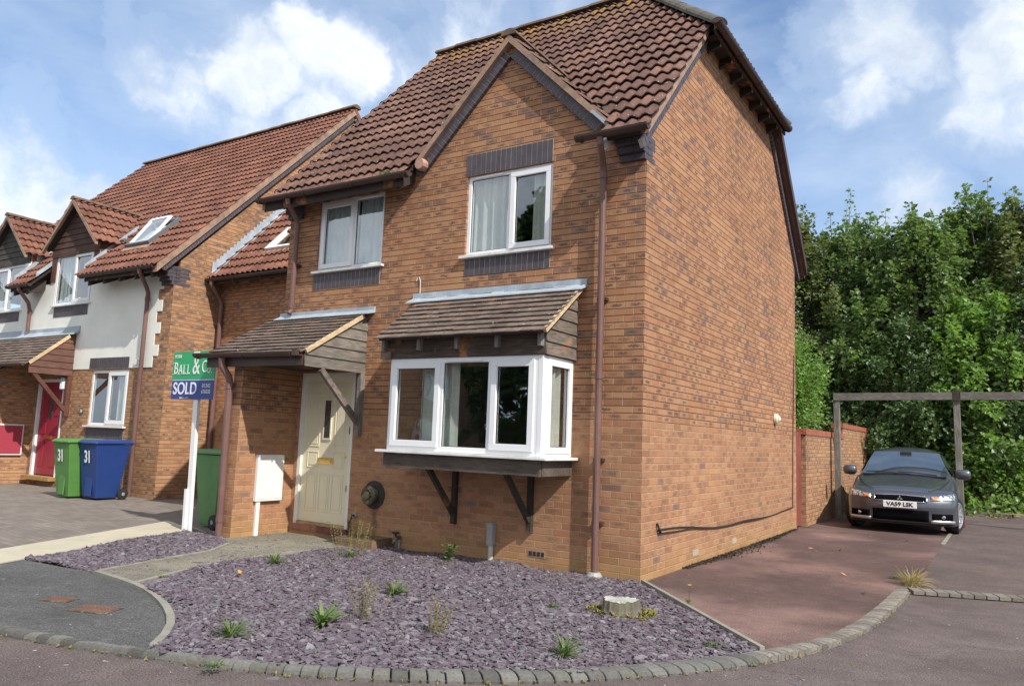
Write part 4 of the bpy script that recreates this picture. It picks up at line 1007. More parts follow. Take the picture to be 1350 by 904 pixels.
# step box and outside tap
st = thing('wooden_step_box', 'low brown boarded box with grey glazed lid against the front wall', 'box', (-3.5, -.2, 0))
MB().box(-3.82, -3.22, -.40, -.004, -.01, .115).build('body', wood_mat('wet_brown_board', (.12, .075, .045), (.23, .145, .080), 0), st, bevel=.004)
MB().box(-3.80, -3.24, -.375, -.03, .117, .128).build('lid', simple('dull_glass_lid', (.11, .095, .075), .25, .3, 5, 0, dirt=(.26, .14, .06)), st)
tp = thing('outside_tap', 'small black tap fitting low on the wall right of the brown box', 'tap', (-3.13, -.04, .1))
MB().tube([(-3.13, 0, .14), (-3.13, -.10, .14), (-3.13, -.13, .07)], .022, 8).build('spout', 'oldmetal', tp)
MB().lathe((-3.13, -.09, .15), [(.012, 0), (.012, .04), (.045, .045), (.045, .06)], (0, 0, 1), 10).build('handle', 'black', tp)
MB().tube([(-3.13, -.02, .14), (-3.13, -.02, -.02)], .014, 8).build('pipe', 'greypipe', tp)
hs = thing('hose_pipe', 'short black hose hanging from a wall hole right of the door', 'hose', (-3.92, -.03, .3))
MB().tube([(-3.90, 0, .34), (-3.90, -.05, .34), (-3.92, -.07, .26), (-3.93, -.05, .12), (-3.94, -.05, .0)], .017, 8).build('tube', 'black', hs)
MB().lathe((-3.90, -.001, .345), [(.035, 0), (.03, .02)], (0, -1, 0), 10).build('collar', 'greypipe', hs)
def wire_loop():
    o = MB().tube([(-3.02, -.006, 3.14), (-3.02, -.01, 3.30), (-3.04, -.012, 3.36), (-3.07, -.012, 3.35), (-3.08, -.012, 3.31)], .005, 5).build('wire', 'sill', house)
wire_loop()

# ================================================================== LINK EXTENSION
LX0, LX1, LY = -10.38, -5.515, 2.5
ext = thing('side_extension', 'recessed brick link between the two houses with a low tiled roof and skylight', 'building', (-8, 4, 0))
wall('front_wall', rect(LX0, LX1, -.1, 4.45), [], wmap(LY), .1, 'brick', ext)
zl = lambda y: 4.41+1.04*(y-2.2)
ro = wave_roof('roof', (0, 2.16, zl(2.16)), (1, 0, 0), (0, 1, 1.04), LX0+.02, LX1, 5.0, lambda p: not (-9.30 < p.x < -8.4 and 2.72 < p.y < 3.25), 'tile_n', ext)
plane_slab('boarding', [(LX0, 2.2, zl(2.2)-.01), (LX1, 2.2, zl(2.2)-.01), (LX1, 5.6, zl(5.6)-.01), (LX0, 5.6, zl(5.6)-.01)], (0, -1.04, 1), .05, 'deck', ro)
ll = Vector((0, 1, 1.04)).normalized(); ln = Vector((0, -1.04, 1)).normalized()
c = Vector((-8.87, 2.98, zl(2.98)))
f_ = MB()
for a, b in (((-.43, 0), (.03, .40)), ((.43, 0), (.03, .40))): f_.obox(c+Vector((a[0], 0, 0))+ln*.04, (b[0], 0, 0), ll*b[1], ln*.05)
for s_ in (-.37, .37): f_.obox(c+ll*s_+ln*.04, (.40, 0, 0), ll*.03, ln*.049)
sk = f_.build('skylight', 'meter', ro)
MB().obox(c+ln*.035, (.40, 0, 0), ll*.34, ln*.006).build('pane', 'glass', sk)
MB().obox(c-ll*.45+ln*.03, (.47, 0, 0), ll*.06, ln*.012).build('apron_flashing', 'cement', sk)
fl_ = MB()
for i in range(32):
    y0 = 2.22+i*.0775; y1 = y0+.085
    fl_.prism([(LX0+.012, y0, zl(y0)+.03), (LX0+.012, y1, zl(y1)+.03), (LX0+.012, y1, zl(y1)+.22), (LX0+.012, y0+.01, zl(y1)+.20)], (.006+.002*(i % 2), 0, 0))
fl_.prism([(LX0+.01, 2.18, zl(2.18)+.045), (LX0+.16, 2.18, zl(2.18)+.045), (LX0+.16, 4.8, zl(4.8)+.045), (LX0+.01, 4.8, zl(4.8)+.045)], (0, 0, .012))
fl_.build('flashing', 'lead', ro)
gutter('gutter', (LX0+.0, 2.14, zl(2.14)-.0), (LX1, 2.14, zl(2.14)-.0), ext)
MB().box(LX0, LX1, 2.20, 2.22, 4.24, 4.38).build('fascia', 'dark_wood', ext)
for i in range(9):
    x = -10.1+i*.5; MB().prism([(x, 2.5, 4.35), (x, 2.23, 4.22), (x, 2.23, 4.34), (x, 2.5, 4.62)], (.05, 0, 0)).build('rafter_foot', 'dark_wood', ro)
downpipe('downpipe', [(-10.22, 2.14, 4.36), (-10.22, 2.14, 4.24), (-10.24, 2.40, 3.95), (-10.24, 2.43, 3.85), (-10.24, 2.43, 0)], ext, r=.045, joints=[(-10.24, 2.43, 3.8), (-10.24, 2.43, 2.6)])

# ================================================================== RENDERED NEIGHBOUR HOUSE
NY, NX = 1.44, -10.40
nb = thing('rendered_house', 'terraced house with white rendered upper wall, gabled dormers and crimson door', 'house', (-14.7, 5.9, 0))
ND = (-14.82, -13.32, 3.95, 5.10); ND2 = (-17.78, -16.28, 3.95, 5.06); NWL = (-12.96, -11.62, 1.33, 2.47); NDR = (-15.07, -13.99, .2, 2.30)
wall('front_wall', [(-19.2, -.1), (NX, -.1), (NX, 4.47), (-13.10, 4.47), (-13.10, 5.25), (-15.05, 5.25), (-15.05, 4.47), (-16.05, 4.47), (-16.05, 5.25), (-18.0, 5.25), (-18.0, 4.47), (-19.2, 4.47)],
     [rect(*ND), rect(*ND2), rect(*NWL), rect(*NDR)], wmap(NY), .10, 'brick_n', nb)
teeth = []; z = 2.50; k = 0
while z < 4.2:
    xq = -10.70 if k % 2 else -10.86; teeth += [(xq, z), (xq, min(z+.2205, 4.2))]; z += .2205; k += 1
rend = [(-19.19, 2.50)] + teeth + [(-10.86, 4.462), (-13.11, 4.462), (-13.11, 5.24), (-15.04, 5.24), (-15.04, 4.462), (-16.06, 4.462), (-16.06, 5.24), (-17.99, 5.24), (-17.99, 4.462), (-19.19, 4.462)]
wall('render_coat', rend, [rect(*ND), rect(*ND2)], wmap(NY-.014), .012, 'render', nb)
wall('gable_wall', [(NY+.1, -.1), (10.4, -.1), (10.4, 4.55), (5.92, 9.13), (NY+.1, 4.60)], [], lambda u, v, d: (NX-d, u, v), .10, 'brick_n', nb)
zn = lambda y: 4.47+1.02*(y-1.05)
DC = (-14.07, -17.03)
def keep_n(p):
    for dx in DC:
        if abs(p.x-dx) < 1.0 and p.z < 6.28-.97*abs(p.x-dx)+.03: return False
        if abs(p.x-dx) < .97 and p.y < 1.5: return False
    if -12.42 < p.x < -11.60 and 1.62 < p.y < 2.30: return False
    return p.y < 5.95
nr = wave_roof('roof', (0, .98, zn(.98)), (1, 0, 0), (0, 1, 1.02), -19.3, -10.30, 4.94*1.4284, keep_n, 'tile_n', nb)
plane_slab('boarding', [(x, y, zn(y)-.012) for x, y in ((-19.28, 2.95), (-19.28, 5.9), (-10.42, 5.9), (-10.42, 1.02), (-13.02, 1.02), (-13.02, 2.95))], (0, -1.02, 1), .05, 'deck', nr)
plane_slab('boarding', [(x, y, zn(y)-.012) for x, y in ((-16.0, 1.02), (-16.0, 2.96), (-15.1, 2.96), (-15.1, 1.02))], (0, -1.02, 1), .05, 'deck', nr)
o = plane_slab('rear_slope', [(x, 11.84-y, zn(y)) for x, y in ((-19.3, 1.0), (-10.3, 1.0), (-10.3, 5.92), (-19.3, 5.92))], (0, 1.02, 1), .08, 'tile_n', nr); o.data.uv_layers.new(name='UVMap')
ridge_tiles('ridge_tiles', [(-19.3, 5.92, zn(5.92)+.05), (-10.28, 5.92, zn(5.92)+.05)], 'ridge', nr, .13)
zns = lambda y: 4.47-.27+1.02*(y-1.05)
for sg in (1, -1):
    ya, yb_ = (1.0, 5.92) if sg > 0 else (10.84, 5.92); g_ = (lambda y: zns(y)) if sg > 0 else (lambda y: zns(11.84-y))
    rake_bricks('rake_bricks', (NX, ya+.2*sg, g_(ya+.2*sg)-.02), (NX, yb_, g_(yb_)-.02), .12, .05, (1, 0, 0), nr)
    MB().prism([(NX-.05, ya, g_(ya)+.12), (NX-.05, yb_, g_(yb_)+.12), (NX-.05, yb_, g_(yb_)+.285), (NX-.05, ya, g_(ya)+.285)], (.14, 0, 0)).build('verge', 'cement', nr)
MB().prism([(-19.3, 1.0, zn(1.0)-.12), (-19.3, 5.92, zn(5.92)-.12), (-19.3, 5.92, zn(5.92)+.03), (-19.3, 1.0, zn(1.0)+.03)], (.06, 0, 0)).build('verge', 'cement', nr)
corbel('corbel', -10.74, NX, NY, 4.10, 5, nb, step=.05, back=.34)
gutter('gutter', (-12.92, .955, zn(.955)+.02), (-10.36, .955, zn(.955)+.02), nb); gutter('gutter', (-16.0, .955, zn(.955)+.02), (-14.98, .955, zn(.955)+.02), nb)
for x0, x1 in ((-12.85, -10.42), (-15.95, -15.12)):
    MB().box(x0, x1, 1.01, 1.03, 4.27, 4.43).build('fascia', 'dark_wood', nr)
    x = x0+.1
    while x < x1-.05: MB().prism([(x, NY-.02, 4.36), (x, 1.04, 4.18), (x, 1.04, 4.34), (x, NY-.02, 4.60)], (.06, 0, 0)).build('rafter_foot', 'dark_wood', nr); x += .55
# dormers
for n_, (dx, wd, cheek) in enumerate(((DC[0], ND, 'red_wood'), (DC[1], ND2, 'render'))):
    bw = wood_mat('dormer_board', (.045, .022, .016), (.11, .055, .040), 0, (1.2, 3, 12)) if n_ == 0 else wood_mat('dormer_board_grey', (.035, .030, .028), (.10, .088, .078), 0, (1.2, 3, 12))
    dm = MB(); hh = .135
    for i in range(9):
        z0 = 5.12+i*hh; z1 = z0+hh+.01; h0 = min(.98, (6.22-z0)/.97); h1 = max(.02, min(.98, (6.22-z1)/.97))
        if h0 < .05: break
        dm.add([(dx-h0, NY-.045, z0), (dx+h0, NY-.045, z0), (dx+h1, NY-.028, z1), (dx-h1, NY-.028, z1), (dx-h0, NY-.018, z0), (dx+h0, NY-.018, z0), (dx+h1, NY-.018, z1), (dx-h1, NY-.018, z1)],
               [(0,1,2,3), (7,6,5,4), (0,4,5,1), (1,5,6,2), (2,6,7,3), (3,7,4,0)])
    dd = dm.build('dormer', bw, nb)
    for sg in (1, -1):
        Sg = Vector((-sg, 0, .97)).normalized()
        wave_roof('dormer_roof', (dx+sg*1.08, 1.22, 6.28-1.08*.97), (0, 1, 0), Sg, 0, 1.75, 1.08/abs(Sg.x), lambda p: p.z > zn(p.y)-.05, 'tile_n', dd, gauge=.28)
        plane_slab('boarding', [(dx, 1.26, 6.26), (dx+sg*1.0, 1.26, 6.26-.97), (dx+sg*1.0, 1.87, 6.26-.97), (dx, 2.8, 6.26)], (sg*.97, 0, 1), .05, 'deck', dd)
        MB().prism([(dx, 1.215, 6.29), (dx+sg*1.09, 1.215, 6.29-1.057), (dx+sg*1.09, 1.215, 6.20-1.057), (dx, 1.215, 6.18)], (0, .06, 0)).build('bargeboard', 'cement', dd)
        MB().prism([(dx+sg*.955, NY-.01, 4.30), (dx+sg*.955, NY-.01, 5.30), (dx+sg*.955, 2.80, 5.30), (dx+sg*.955, 2.80, 4.30)], (sg*.022, 0, 0)).build('cheek', cheek, dd)
        MB().prism([(dx+sg*.98, 1.10, zn(1.10)+.05), (dx+sg*.98, 2.2, zn(2.2)+.05), (dx+sg*.98, 2.2, zn(2.2)+.16), (dx+sg*.98, 1.10, zn(1.10)+.16)], (sg*.012, 0, 0)).build('flashing', 'lead', dd)
    ridge_tiles('dormer_ridge', [(dx, 1.2, 6.31), (dx, 2.85, 6.31)], 'ridge', dd, .10)
    ridge_tiles('valley', [(dx+1.05, 1.82, 5.35), (dx+.04, 2.84, 6.28)], 'ridge_dark', dd, .07)
    window(nb, fmap(NY-.01), *wd, [(wd[0], dx, 1 if n_ else 0), (dx, wd[1], 1 if n_ == 0 else 0)], sill=(.04, .06), frame=.055, sash=.05,
           curtains=[(wd[0]+.1, wd[0]+.65, M['net'])])
    MB().box(dx-.97, dx+.97, NY-.05, NY-.018, 5.055 if n_ == 0 else 5.06, 5.125).build('head_board', bw, dd)
    for sg in (1, -1): MB().box(dx+sg*.86-.09, dx+sg*.86+.09, NY-.04, NY-.016, 4.50, 5.055).build('jamb', 'red_wood' if n_ == 0 else 'render', dd)
    soldier('soldier_course', wd[0]+.05, wd[1]-.05, 3.68, 3.91, NY-.016, nb)
# skylight
c = Vector((-12.0, 1.95, zn(1.95))); ll = Vector((0, 1, 1.02)).normalized(); ln = Vector((0, -1.02, 1)).normalized()
f_ = MB()
for s_ in (-.40, .40): f_.obox(c+Vector((s_, 0, 0))+ln*.06, (.035, 0, 0), ll*.48, ln*.06)
f_.obox(c+ll*.45+ln*.06, (.365, 0, 0), ll*.035, ln*.062); f_.obox(c-ll*.45+ln*.06, (.365, 0, 0), ll*.035, ln*.058)
sk = f_.build('skylight', simple('grey_metal_frame', (.13, .14, .15), .4, .1, 6, 0), nr)
tl = (ll*.98+ln*.17).normalized(); tn = Vector((1, 0, 0)).cross(tl); cc = c+ln*.15-ll*.02
f_ = MB()
for s_ in (-.33, .33): f_.obox(cc+Vector((s_, 0, 0)), (.035, 0, 0), tl*.40, tn*.02)
for s_ in (-.38, .38): f_.obox(cc+tl*s_, (.30, 0, 0), tl*.03, tn*.019)
f_.build('open_sash', 'meter', sk); MB().obox(cc, (.30, 0, 0), tl*.35, tn*.005).build('pane', 'glass', sk)
MB().obox(c+ln*.02, (.36, 0, 0), ll*.41, ln*.005).build('shaft', 'net', sk)
MB().obox(c-ll*.56+ln*.045, (.46, 0, 0), ll*.07, ln*.012).build('apron_flashing', 'cement', sk)
# ground floor
window(nb, fmap(NY+.02), *NWL, [(NWL[0], -12.35, 0), (-12.35, NWL[1], 1)], sill=(.06, .09), frame=.06, sash=.06, curtains=[(-12.1, -11.9, M['curtain'])])
soldier('soldier_course', -13.06, -11.62, 2.505, 2.73, NY-.016, nb); soldier('soldier_course', -13.0, -11.62, 1.04, 1.28, NY, nb)
rd = MB().box(-14.98, -14.04, NY+.04, NY+.08, .23, 2.24).build('front_door', 'reddoor', nb)
fr = MB(); fr.box(-15.07, -14.982, NY-.01, NY+.09, .2, 2.30); fr.box(-14.038, -13.99, NY-.01, NY+.09, .2, 2.30); fr.box(-14.982, -14.038, NY-.01, NY+.09, 2.24, 2.30)
fr.build('door_frame', 'upvc', nb)
for x0, x1, z0, z1 in ((-14.90, -14.66, .4, .95), (-14.36, -14.12, .4, .95), (-14.90, -14.66, 1.1, 1.35), (-14.36, -14.12, 1.1, 1.35), (-14.90, -14.66, 1.5, 2.1), (-14.36, -14.12, 1.5, 2.1)):
    MB().box(x0, x1, NY+.028, NY+.041, z0, z1).build('moulded_panel', 'reddoor', rd, bevel=.006)
MB().box(-14.58, -14.44, NY+.03, NY+.041, 1.45, 2.0).build('door_pane', 'carglass', rd)
MB().box(-14.66, -14.36, NY+.025, NY+.041, 1.0, 1.07).build('letterbox', 'brass', rd)
MB().box(-15.10, -13.96, NY-.16, NY+.03, .12, .198).build('threshold', wood_mat('ochre_step', (.30, .16, .05), (.45, .27, .10), 0), nb)
wall('porch_wall', [(.50, -.1), (NY, -.1), (NY, 2.9), (.50, 2.35)], [], lambda u, v, d: (-15.22-d, u, v), .24, 'brick_n', nb)
SN = .86; zz = lambda y: 2.545+SN*(y-.52)
ncr = plain_roof('canopy_roof', (0, .50, zz(.50)), (1, 0, 0), (0, 1, SN), -19.2, -13.72, .93/math.cos(math.atan(SN)), 'plain', nb, gauge=.11)
plane_slab('boarding', [(-19.2, .52, zz(.52)), (-13.75, .52, zz(.52)), (-13.75, NY-.02, zz(NY)), (-19.2, NY-.02, zz(NY))], (0, -SN, 1), .035, 'dark_wood', ncr)
MB().prism([(-19.2, NY-.016, 3.44), (-19.2, NY-.04, 3.44), (-19.2, NY-.04, 3.36), (-19.2, NY-.17, zz(NY-.17)+.062), (-19.2, NY-.17, zz(NY-.17)+.048), (-19.2, NY-.016, 3.31)], (5.62, 0, 0)).build('flashing', 'lead', ncr)
ch = MB(); i = 0
while True:
    z0 = 2.36+i*.14; z1 = z0+.152; yb = lambda z: max(.54, .52+(z-2.545)/SN+.04)
    if yb(z0+.01) > NY-.08 or z0 > 3.2: break
    zt = min(z1, 3.26); pts = [(0, yb(z0), z0), (0, NY-.016, z0), (0, NY-.016, zt), (0, yb(zt), zt)]
    ch.add([(-13.70-(0 if k < 2 else .018)+dx, p[1], p[2]) for dx in (0, -.02) for k, p in enumerate(pts)], [(0,1,2,3), (7,6,5,4), (0,4,5,1), (1,5,6,2), (2,6,7,3), (3,7,4,0)]); i += 1
ch.build('cheek_boarding', wood_mat('red_brown_board', (.10, .045, .032), (.20, .095, .068), 0, (6, 1.2, 12)), ncr)
MB().beam((-13.70, .53, zz(.53)+.0), (-13.70, NY-.15, zz(NY-.15)+.0), .035, .06, up=(0, 0, 1)).build('bargeboard', 'barge', ncr)
gutter('gutter', (-19.2, .455, 2.545), (-13.76, .455, 2.545), nb)
o = MB().box(-13.79, -13.71, NY-.10, NY-.001, 1.50, 2.36).build('bracket', 'red_wood', nb)
MB().beam((-13.75, NY-.08, 1.62), (-13.75, .66, 2.36), .07, .08, up=(0, -1, -1)).build('brace', 'red_wood', o)
downpipe('downpipe', [(-10.80, .955, 4.36), (-10.80, .955, 4.30), (-11.08, 1.30, 4.08), (-11.10, 1.355, 3.98), (-11.10, 1.355, 0)], nb, r=.042, joints=[(-11.10, 1.355, 3.85)])
downpipe('downpipe', [(-15.45, .955, 4.36), (-15.45, .955, 4.30), (-15.68, 1.30, 4.05), (-15.70, 1.355, 3.88), (-15.70, 1.355, 3.40)], nb, r=.042, joints=[(-15.70, 1.355, 3.85)])
MB().box(-11.40, -11.33, NY-.05, NY-.014, 2.56, 2.66).build('alarm_box', 'sill', nb); MB().box(-11.56, -11.50, NY-.03, NY-.014, 3.12, 3.18).build('vent', 'upvc', nb)
nl = thing('porch_lantern', 'small silvery wall lantern beside the crimson door under the canopy', 'lamp', (-13.9, 1.35, 2.2))
MB().lathe((-13.88, 1.34, 2.06), [(.03, 0), (.06, .02), (.065, .22), (.04, .26)], (0, 0, 1), 8).build('lamp_glass', 'net', nl)
MB().lathe((-13.88, 1.34, 2.32), [(.075, 0), (.05, .05), (.015, .08)], (0, 0, 1), 8).build('cap', 'metal', nl)
hb_ = MB().lathe((-13.22, NY-.001, 1.62), [(.075, 0), (.075, .012)], (0, -1, 0), 14).build('number_plate', simple('slate_plaque', (.10, .10, .09), .6, .2, 8, 0), nb)
text_mb('30', .09, lambda x, y, z: (-13.22+x, NY-.014-z, 1.62+y), hb_, 'digits', 'white', .003)
mm = thing('meter_box', 'crimson meter box with white edge on the neighbouring porch wall', 'meter box', (-15.22, .95, .6))
MB().box(-15.219, -15.16, .72, 1.27, .62, 1.29).build('box', 'upvc', mm, bevel=.006)
MB().box(-15.159, -15.150, .75, 1.24, .65, 1.26).build('door', 'maroon', mm, bevel=.003)
MB().box(-15.218, -15.17, .74, .80, .0, .618).build('pipe_cover', 'upvc', mm)
MB().box(-19.1, -10.5, 1.6, 10.2, 2.6, 2.75).build('floor', 'dark', nb); MB().box(-19.1, -10.5, 3.6, 3.7, 0, 6.5).build('partition', 'dark', nb)
MB().box(-19.1, -10.5, 1.6, 10.2, -.1, .1).build('floor', 'dark', nb)

# ================================================================== GARDEN WALL, GATE, CARPORT
gw = thing('garden_wall', 'tall orange brick boundary wall with red brick coping beside the parked car', 'wall', (0, 11, 0))
wall('wall', [(7.5, -.1), (15.3, -.1), (15.3, 1.90), (11.4, 1.90), (11.4, 1.66), (7.5, 1.66)], [], lambda u, v, d: (.05-d, u, v), .215, 'brick_n', gw)
cp = MB(); rr = random.Random(4)
for y0, y1, z in ((7.46, 11.40, 1.66), (11.36, 15.35, 1.90)):
    n = int((y1-y0)/.075)
    for i in range(n): cp.box(-.185-rr.uniform(0, .004), .072+rr.uniform(0, .004), y0+i*(y1-y0)/n+.003, y0+(i+1)*(y1-y0)/n-.003, z+.002, z+.108+rr.uniform(0, .003))
cp.build('coping', simple('red_coping_brick', (.34, .105, .055), .85, .3, 9, .4), gw)
MB().box(-.17, .055, 7.5, 11.39, 1.645, 1.663).box(-.17, .055, 11.41, 15.3, 1.885, 1.903).build('coping_bed', 'mortar', gw)
gt = thing('side_gate', 'narrow red-brown boarded gate between the house and the garden wall', 'gate', (-.04, 7.2, 0))
g = MB()
for i in range(5): g.box(-.055, -.030, 6.96+i*.106, 6.96+i*.106+.101, .03, 1.70)
g.build('boards', 'gatewood', gt)
MB().box(-.075, -.056, 6.96, 7.48, .25, .35).build('ledge', 'gatewood', gt); MB().box(-.075, -.056, 6.96, 7.48, 1.35, 1.45).build('ledge', 'gatewood', gt)
pg = thing('timber_carport_frame', 'open silvered timber carport frame of posts and beams around the grey car', 'carport', (1.3, 10.2, 0))
for x, y, top in ((.205, 9.9, 2.48), (2.375, 10.2, 2.52), (4.55, 10.5, 2.52)):
    o = MB().beam((x, y, 0), (x-.02, y, top), .115, .115, up=(0, 1, 0)).build('post', 'post_wood', pg, bevel=.006)
MB().box(2.31, 2.44, 10.13, 10.27, 0, .28).build('post_base', simple('red_oxide_base', (.26, .09, .06), .8, .3, 9, .3), pg)
for x, y in ((.30, 15.4), (2.46, 15.4)): MB().box(x-.05, x+.05, y-.05, y+.05, .0, 2.30).build('post', 'post_wood', pg)
MB().beam((.13, 9.84, 2.505), (2.30, 10.13, 2.545), .06, .15).build('beam', 'beam_wood', pg, bevel=.005)
MB().beam((2.42, 10.13, 2.545), (4.9, 10.46, 2.575), .06, .15).build('beam', 'beam_wood', pg, bevel=.005)
MB().box(2.305, 2.415, 10.09, 10.16, 2.45, 2.66).build('joint_block', 'dark_wood', pg)

# ================================================================== CAR
car = thing('parked_car', 'dark grey saloon car parked nose-out under the timber carport', 'car')
st = [ # y, half width, bottom, shoulder, hood/roof side x, z, centre z, extra
 (.22,.80,.20,.60,[(.70,.665),(.52,.715),(.28,.735),(0,.74)]),
 (.45,.865,.19,.70,[(.78,.755),(.58,.79),(.30,.81),(0,.815)]),
 (.85,.885,.20,.78,[(.80,.835),(.62,.865),(.32,.89),(0,.895)]),
 (1.22,.885,.20,.86,[(.82,.925),(.66,.945),(.34,.965),(0,.97)]),
 (1.30,.885,.20,.87,[(.81,.94),(.72,.965),(.36,.99),(0,1.0)]),
 (1.70,.885,.20,.90,[(.80,.97),(.695,1.14),(.60,1.21),(0,1.235)]),
 (2.10,.885,.20,.91,[(.80,.98),(.675,1.27),(.575,1.435),(0,1.48)]),
 (2.70,.885,.20,.92,[(.80,.99),(.665,1.33),(.575,1.495),(0,1.555)]),
 (3.30,.885,.20,.93,[(.80,1.00),(.66,1.30),(.565,1.45),(0,1.51)]),
 (3.85,.88,.20,.94,[(.79,1.00),(.68,1.11),(.58,1.17),(0,1.20)]),
 (4.15,.87,.22,.93,[(.77,1.00),(.66,1.03),(.50,1.05),(0,1.06)]),
 (4.48,.80,.28,.86,[(.72,.96),(.58,.99),(.40,1.0),(0,1.01)]),
 (4.57,.68,.34,.78,[(.62,.86),(.5,.88),(.34,.89),(0,.89)])]
vs = []; ring = None
for y, hw, zb_, zs_, top in st:
    half = [(hw*.80, zb_), (hw*.965, zb_+.03), (hw, .42), (hw*.99, (zs_+.42)/2+.02), (hw*.965, zs_)] + top
    prof = half + [(-x, z) for x, z in half[-2::-1]]
    ring = len(prof); vs += [(x, y, z) for x, z in prof]
fs = [(i*ring+k, i*ring+k+1, (i+1)*ring+k+1, (i+1)*ring+k) for i in range(len(st)-1) for k in range(ring-1)]
fs += [(i*ring, (i+1)*ring, (i+1)*ring+ring-1, i*ring+ring-1) for i in range(len(st)-1)] + [tuple(range(ring)), tuple(range(len(vs)-1, len(vs)-ring-1, -1))]
body = MB().add(vs, fs).build('body', 'paint', car, smooth=True)
md = body.modifiers.new('Subdivision', 'SUBSURF'); md.levels = 2; md.render_levels = 2
yn = lambda x: .72*max(0, abs(x)-.25)**2 + (6*max(0, abs(x)-.80)**1.5)
zp = [(.17, .09), (.20, .03), (.25, .0), (.36, .005), (.46, -.01), (.55, 0), (.62, .035), (.68, .085), (.725, .17)]
pz = lambda z: float(np.interp(z, [a for a, b in zp], [b for a, b in zp]))
def patch(name, x0, x1, lo, hi, off, mat, parent, nx=16, nz=6, back=.012, smooth=True):
    vs = []; 
    for i in range(nx+1):
        x = x0+(x1-x0)*i/nx; a = lo(x) if callable(lo) else lo; b = hi(x) if callable(hi) else hi
        for j in range(nz+1): z = a+(b-a)*j/nz; vs.append((x, yn(x)+pz(z)-off, z))
    n1 = (nx+1)*(nz+1); vs += [(x, y+back, z) for x, y, z in vs[:n1]]
    fs = []; q = nz+1
    for i in range(nx):
        for j in range(nz): k = i*q+j; fs += [(k, k+q, k+q+1, k+1), (k+n1, k+1+n1, k+q+1+n1, k+q+n1)]
    for i in range(nx): fs += [(i*q, i*q+n1, (i+1)*q+n1, (i+1)*q), (i*q+nz, (i+1)*q+nz, (i+1)*q+nz+n1, i*q+nz+n1)]
    for j in range(nz): fs += [(j, j+1, j+1+n1, j+n1), (nx*q+j, nx*q+j+n1, nx*q+j+1+n1, nx*q+j+1)]
    return MB().add(vs, fs).build(name, mat, parent, smooth=smooth)
bump_ = patch('bumper', -.872, .872, .17, .722, 0, 'paint', car, 48, 14, .12)
patch('grille', -.40, .40, lambda x: .562+.0*x, lambda x: .660-.04*abs(x), .010, M['void'], car, 14, 3)
gs = [patch('grille_surround', -.40, .40, .553, .563, .014, 'chrome', car, 14, 1), patch('grille_surround', -.42, .42, lambda x: .661-.04*abs(x), lambda x: .672-.04*abs(x), .012, 'chrome', car, 14, 1)]
for sg in (1, -1):
    patch('grille_surround', sg*.40, sg*.42, .560, .655-.012, .011, 'chrome', car, 3, 3)
    hl = patch('headlight', sg*.47, sg*.835, lambda x: .585+.05*(abs(x)-.47), lambda x: .655+.17*(abs(x)-.47), .010, 'lens', car, 10, 5)
    patch('indicator', sg*.49, sg*.60, .598, lambda x: .640+.1*(abs(x)-.49), .015, 'amber', hl, 4, 3)
    patch('fog_recess', sg*.49, sg*.80, .268, .372, .010, M['void'], car, 8, 3)
    MB().lathe((sg*.66, yn(.66)-.022, .318), [(.001, -.004), (.028, 0), (.034, .02)], (0, 1, 0), 12).build('fog_lamp', 'lens', car)
    patch('fog_trim', sg*.47, sg*.83, .205, .260, .020, 'alloy', car, 8, 2)
    mr = MB().lathe((sg*.97, 1.50, 1.03), [(.05, -.12), (.085, -.09), (.098, 0), (.09, .085), (.055, .12)], (1, 0, 0), 12)
    mr.v = [(x, 1.50+(y-1.50)*.8, z) for x, y, z in mr.v]
    m_ = mr.build('wing_mirror', 'paint', car, smooth=True); MB().box(sg*.93-.055, sg*.93+.035, 1.49, 1.54, .945, .975).build('mirror_arm', 'cartrim', m_)
    # side glass and arches
    MB().add([(sg*.812, 1.62, .99), (sg*.812, 3.55, 1.02), (sg*.69, 3.50, 1.24), (sg*.60, 3.2, 1.385), (sg*.60, 2.2, 1.375), (sg*.70, 1.80, 1.16)], [(0,1,2,3,4,5)]).build('side_window', 'carglass', car)
    for y in (.92, 3.56):
        MB().lathe((sg*.77, y, .33), [(.345, 0), (.350, .105), (.325, .108), (.32, .02)], (sg, 0, 0), 28).build('wheel_arch', 'cartrim', car)
        ang = R(-20) if y < 2 else 0
        ax = Vector((sg*math.cos(ang), sg*math.sin(ang), 0)); c = Vector((sg*.735, y, .318))
        wh = MB().lathe(c, [(.20, -.02), (.30, -.02), (.318, .02), (.318, .12), (.30, .145), (.232, .15), (.228, .05)], ax, 28).build('wheel', 'black', car, smooth=False)
        rm = MB().lathe(c, [(.235, .10), (.235, .148), (.215, .150), (.205, .11)], ax, 28); tv = ax.cross(Vector((0, 0, 1))).normalized()
        for k in range(10):
            t = k*math.pi/5; d_ = tv*math.cos(t)+Vector((0, 0, 1))*math.sin(t); rm.beam(c+ax*.135+d_*.03, c+ax*.135+d_*.215, .028, .018, up=ax)
        rm.lathe(c, [(.04, .13), (.045, .152), (.02, .155)], ax, 10); rm.build('rim', 'alloy', wh)
patch('lower_intake', -.44, .44, lambda x: .225+.0*x, lambda x: .415, .012, M['void'], car, 14, 3)
patch('splitter', -.84, .84, .160, .180, .025, 'cartrim', car, 30, 1, .05)
pl = MB().box(-.262, .262, -.048, -.036, .445, .560).build('number_plate', 'carplate', car, bevel=.004)
text_mb('VA59 LSK', .098, lambda x, y, z: (x, -.051-z, .5025+y), pl, 'characters', 'black', .004, sx=1.02, bold=.0022)
em = MB(); c0 = Vector((0, -.035, .612))
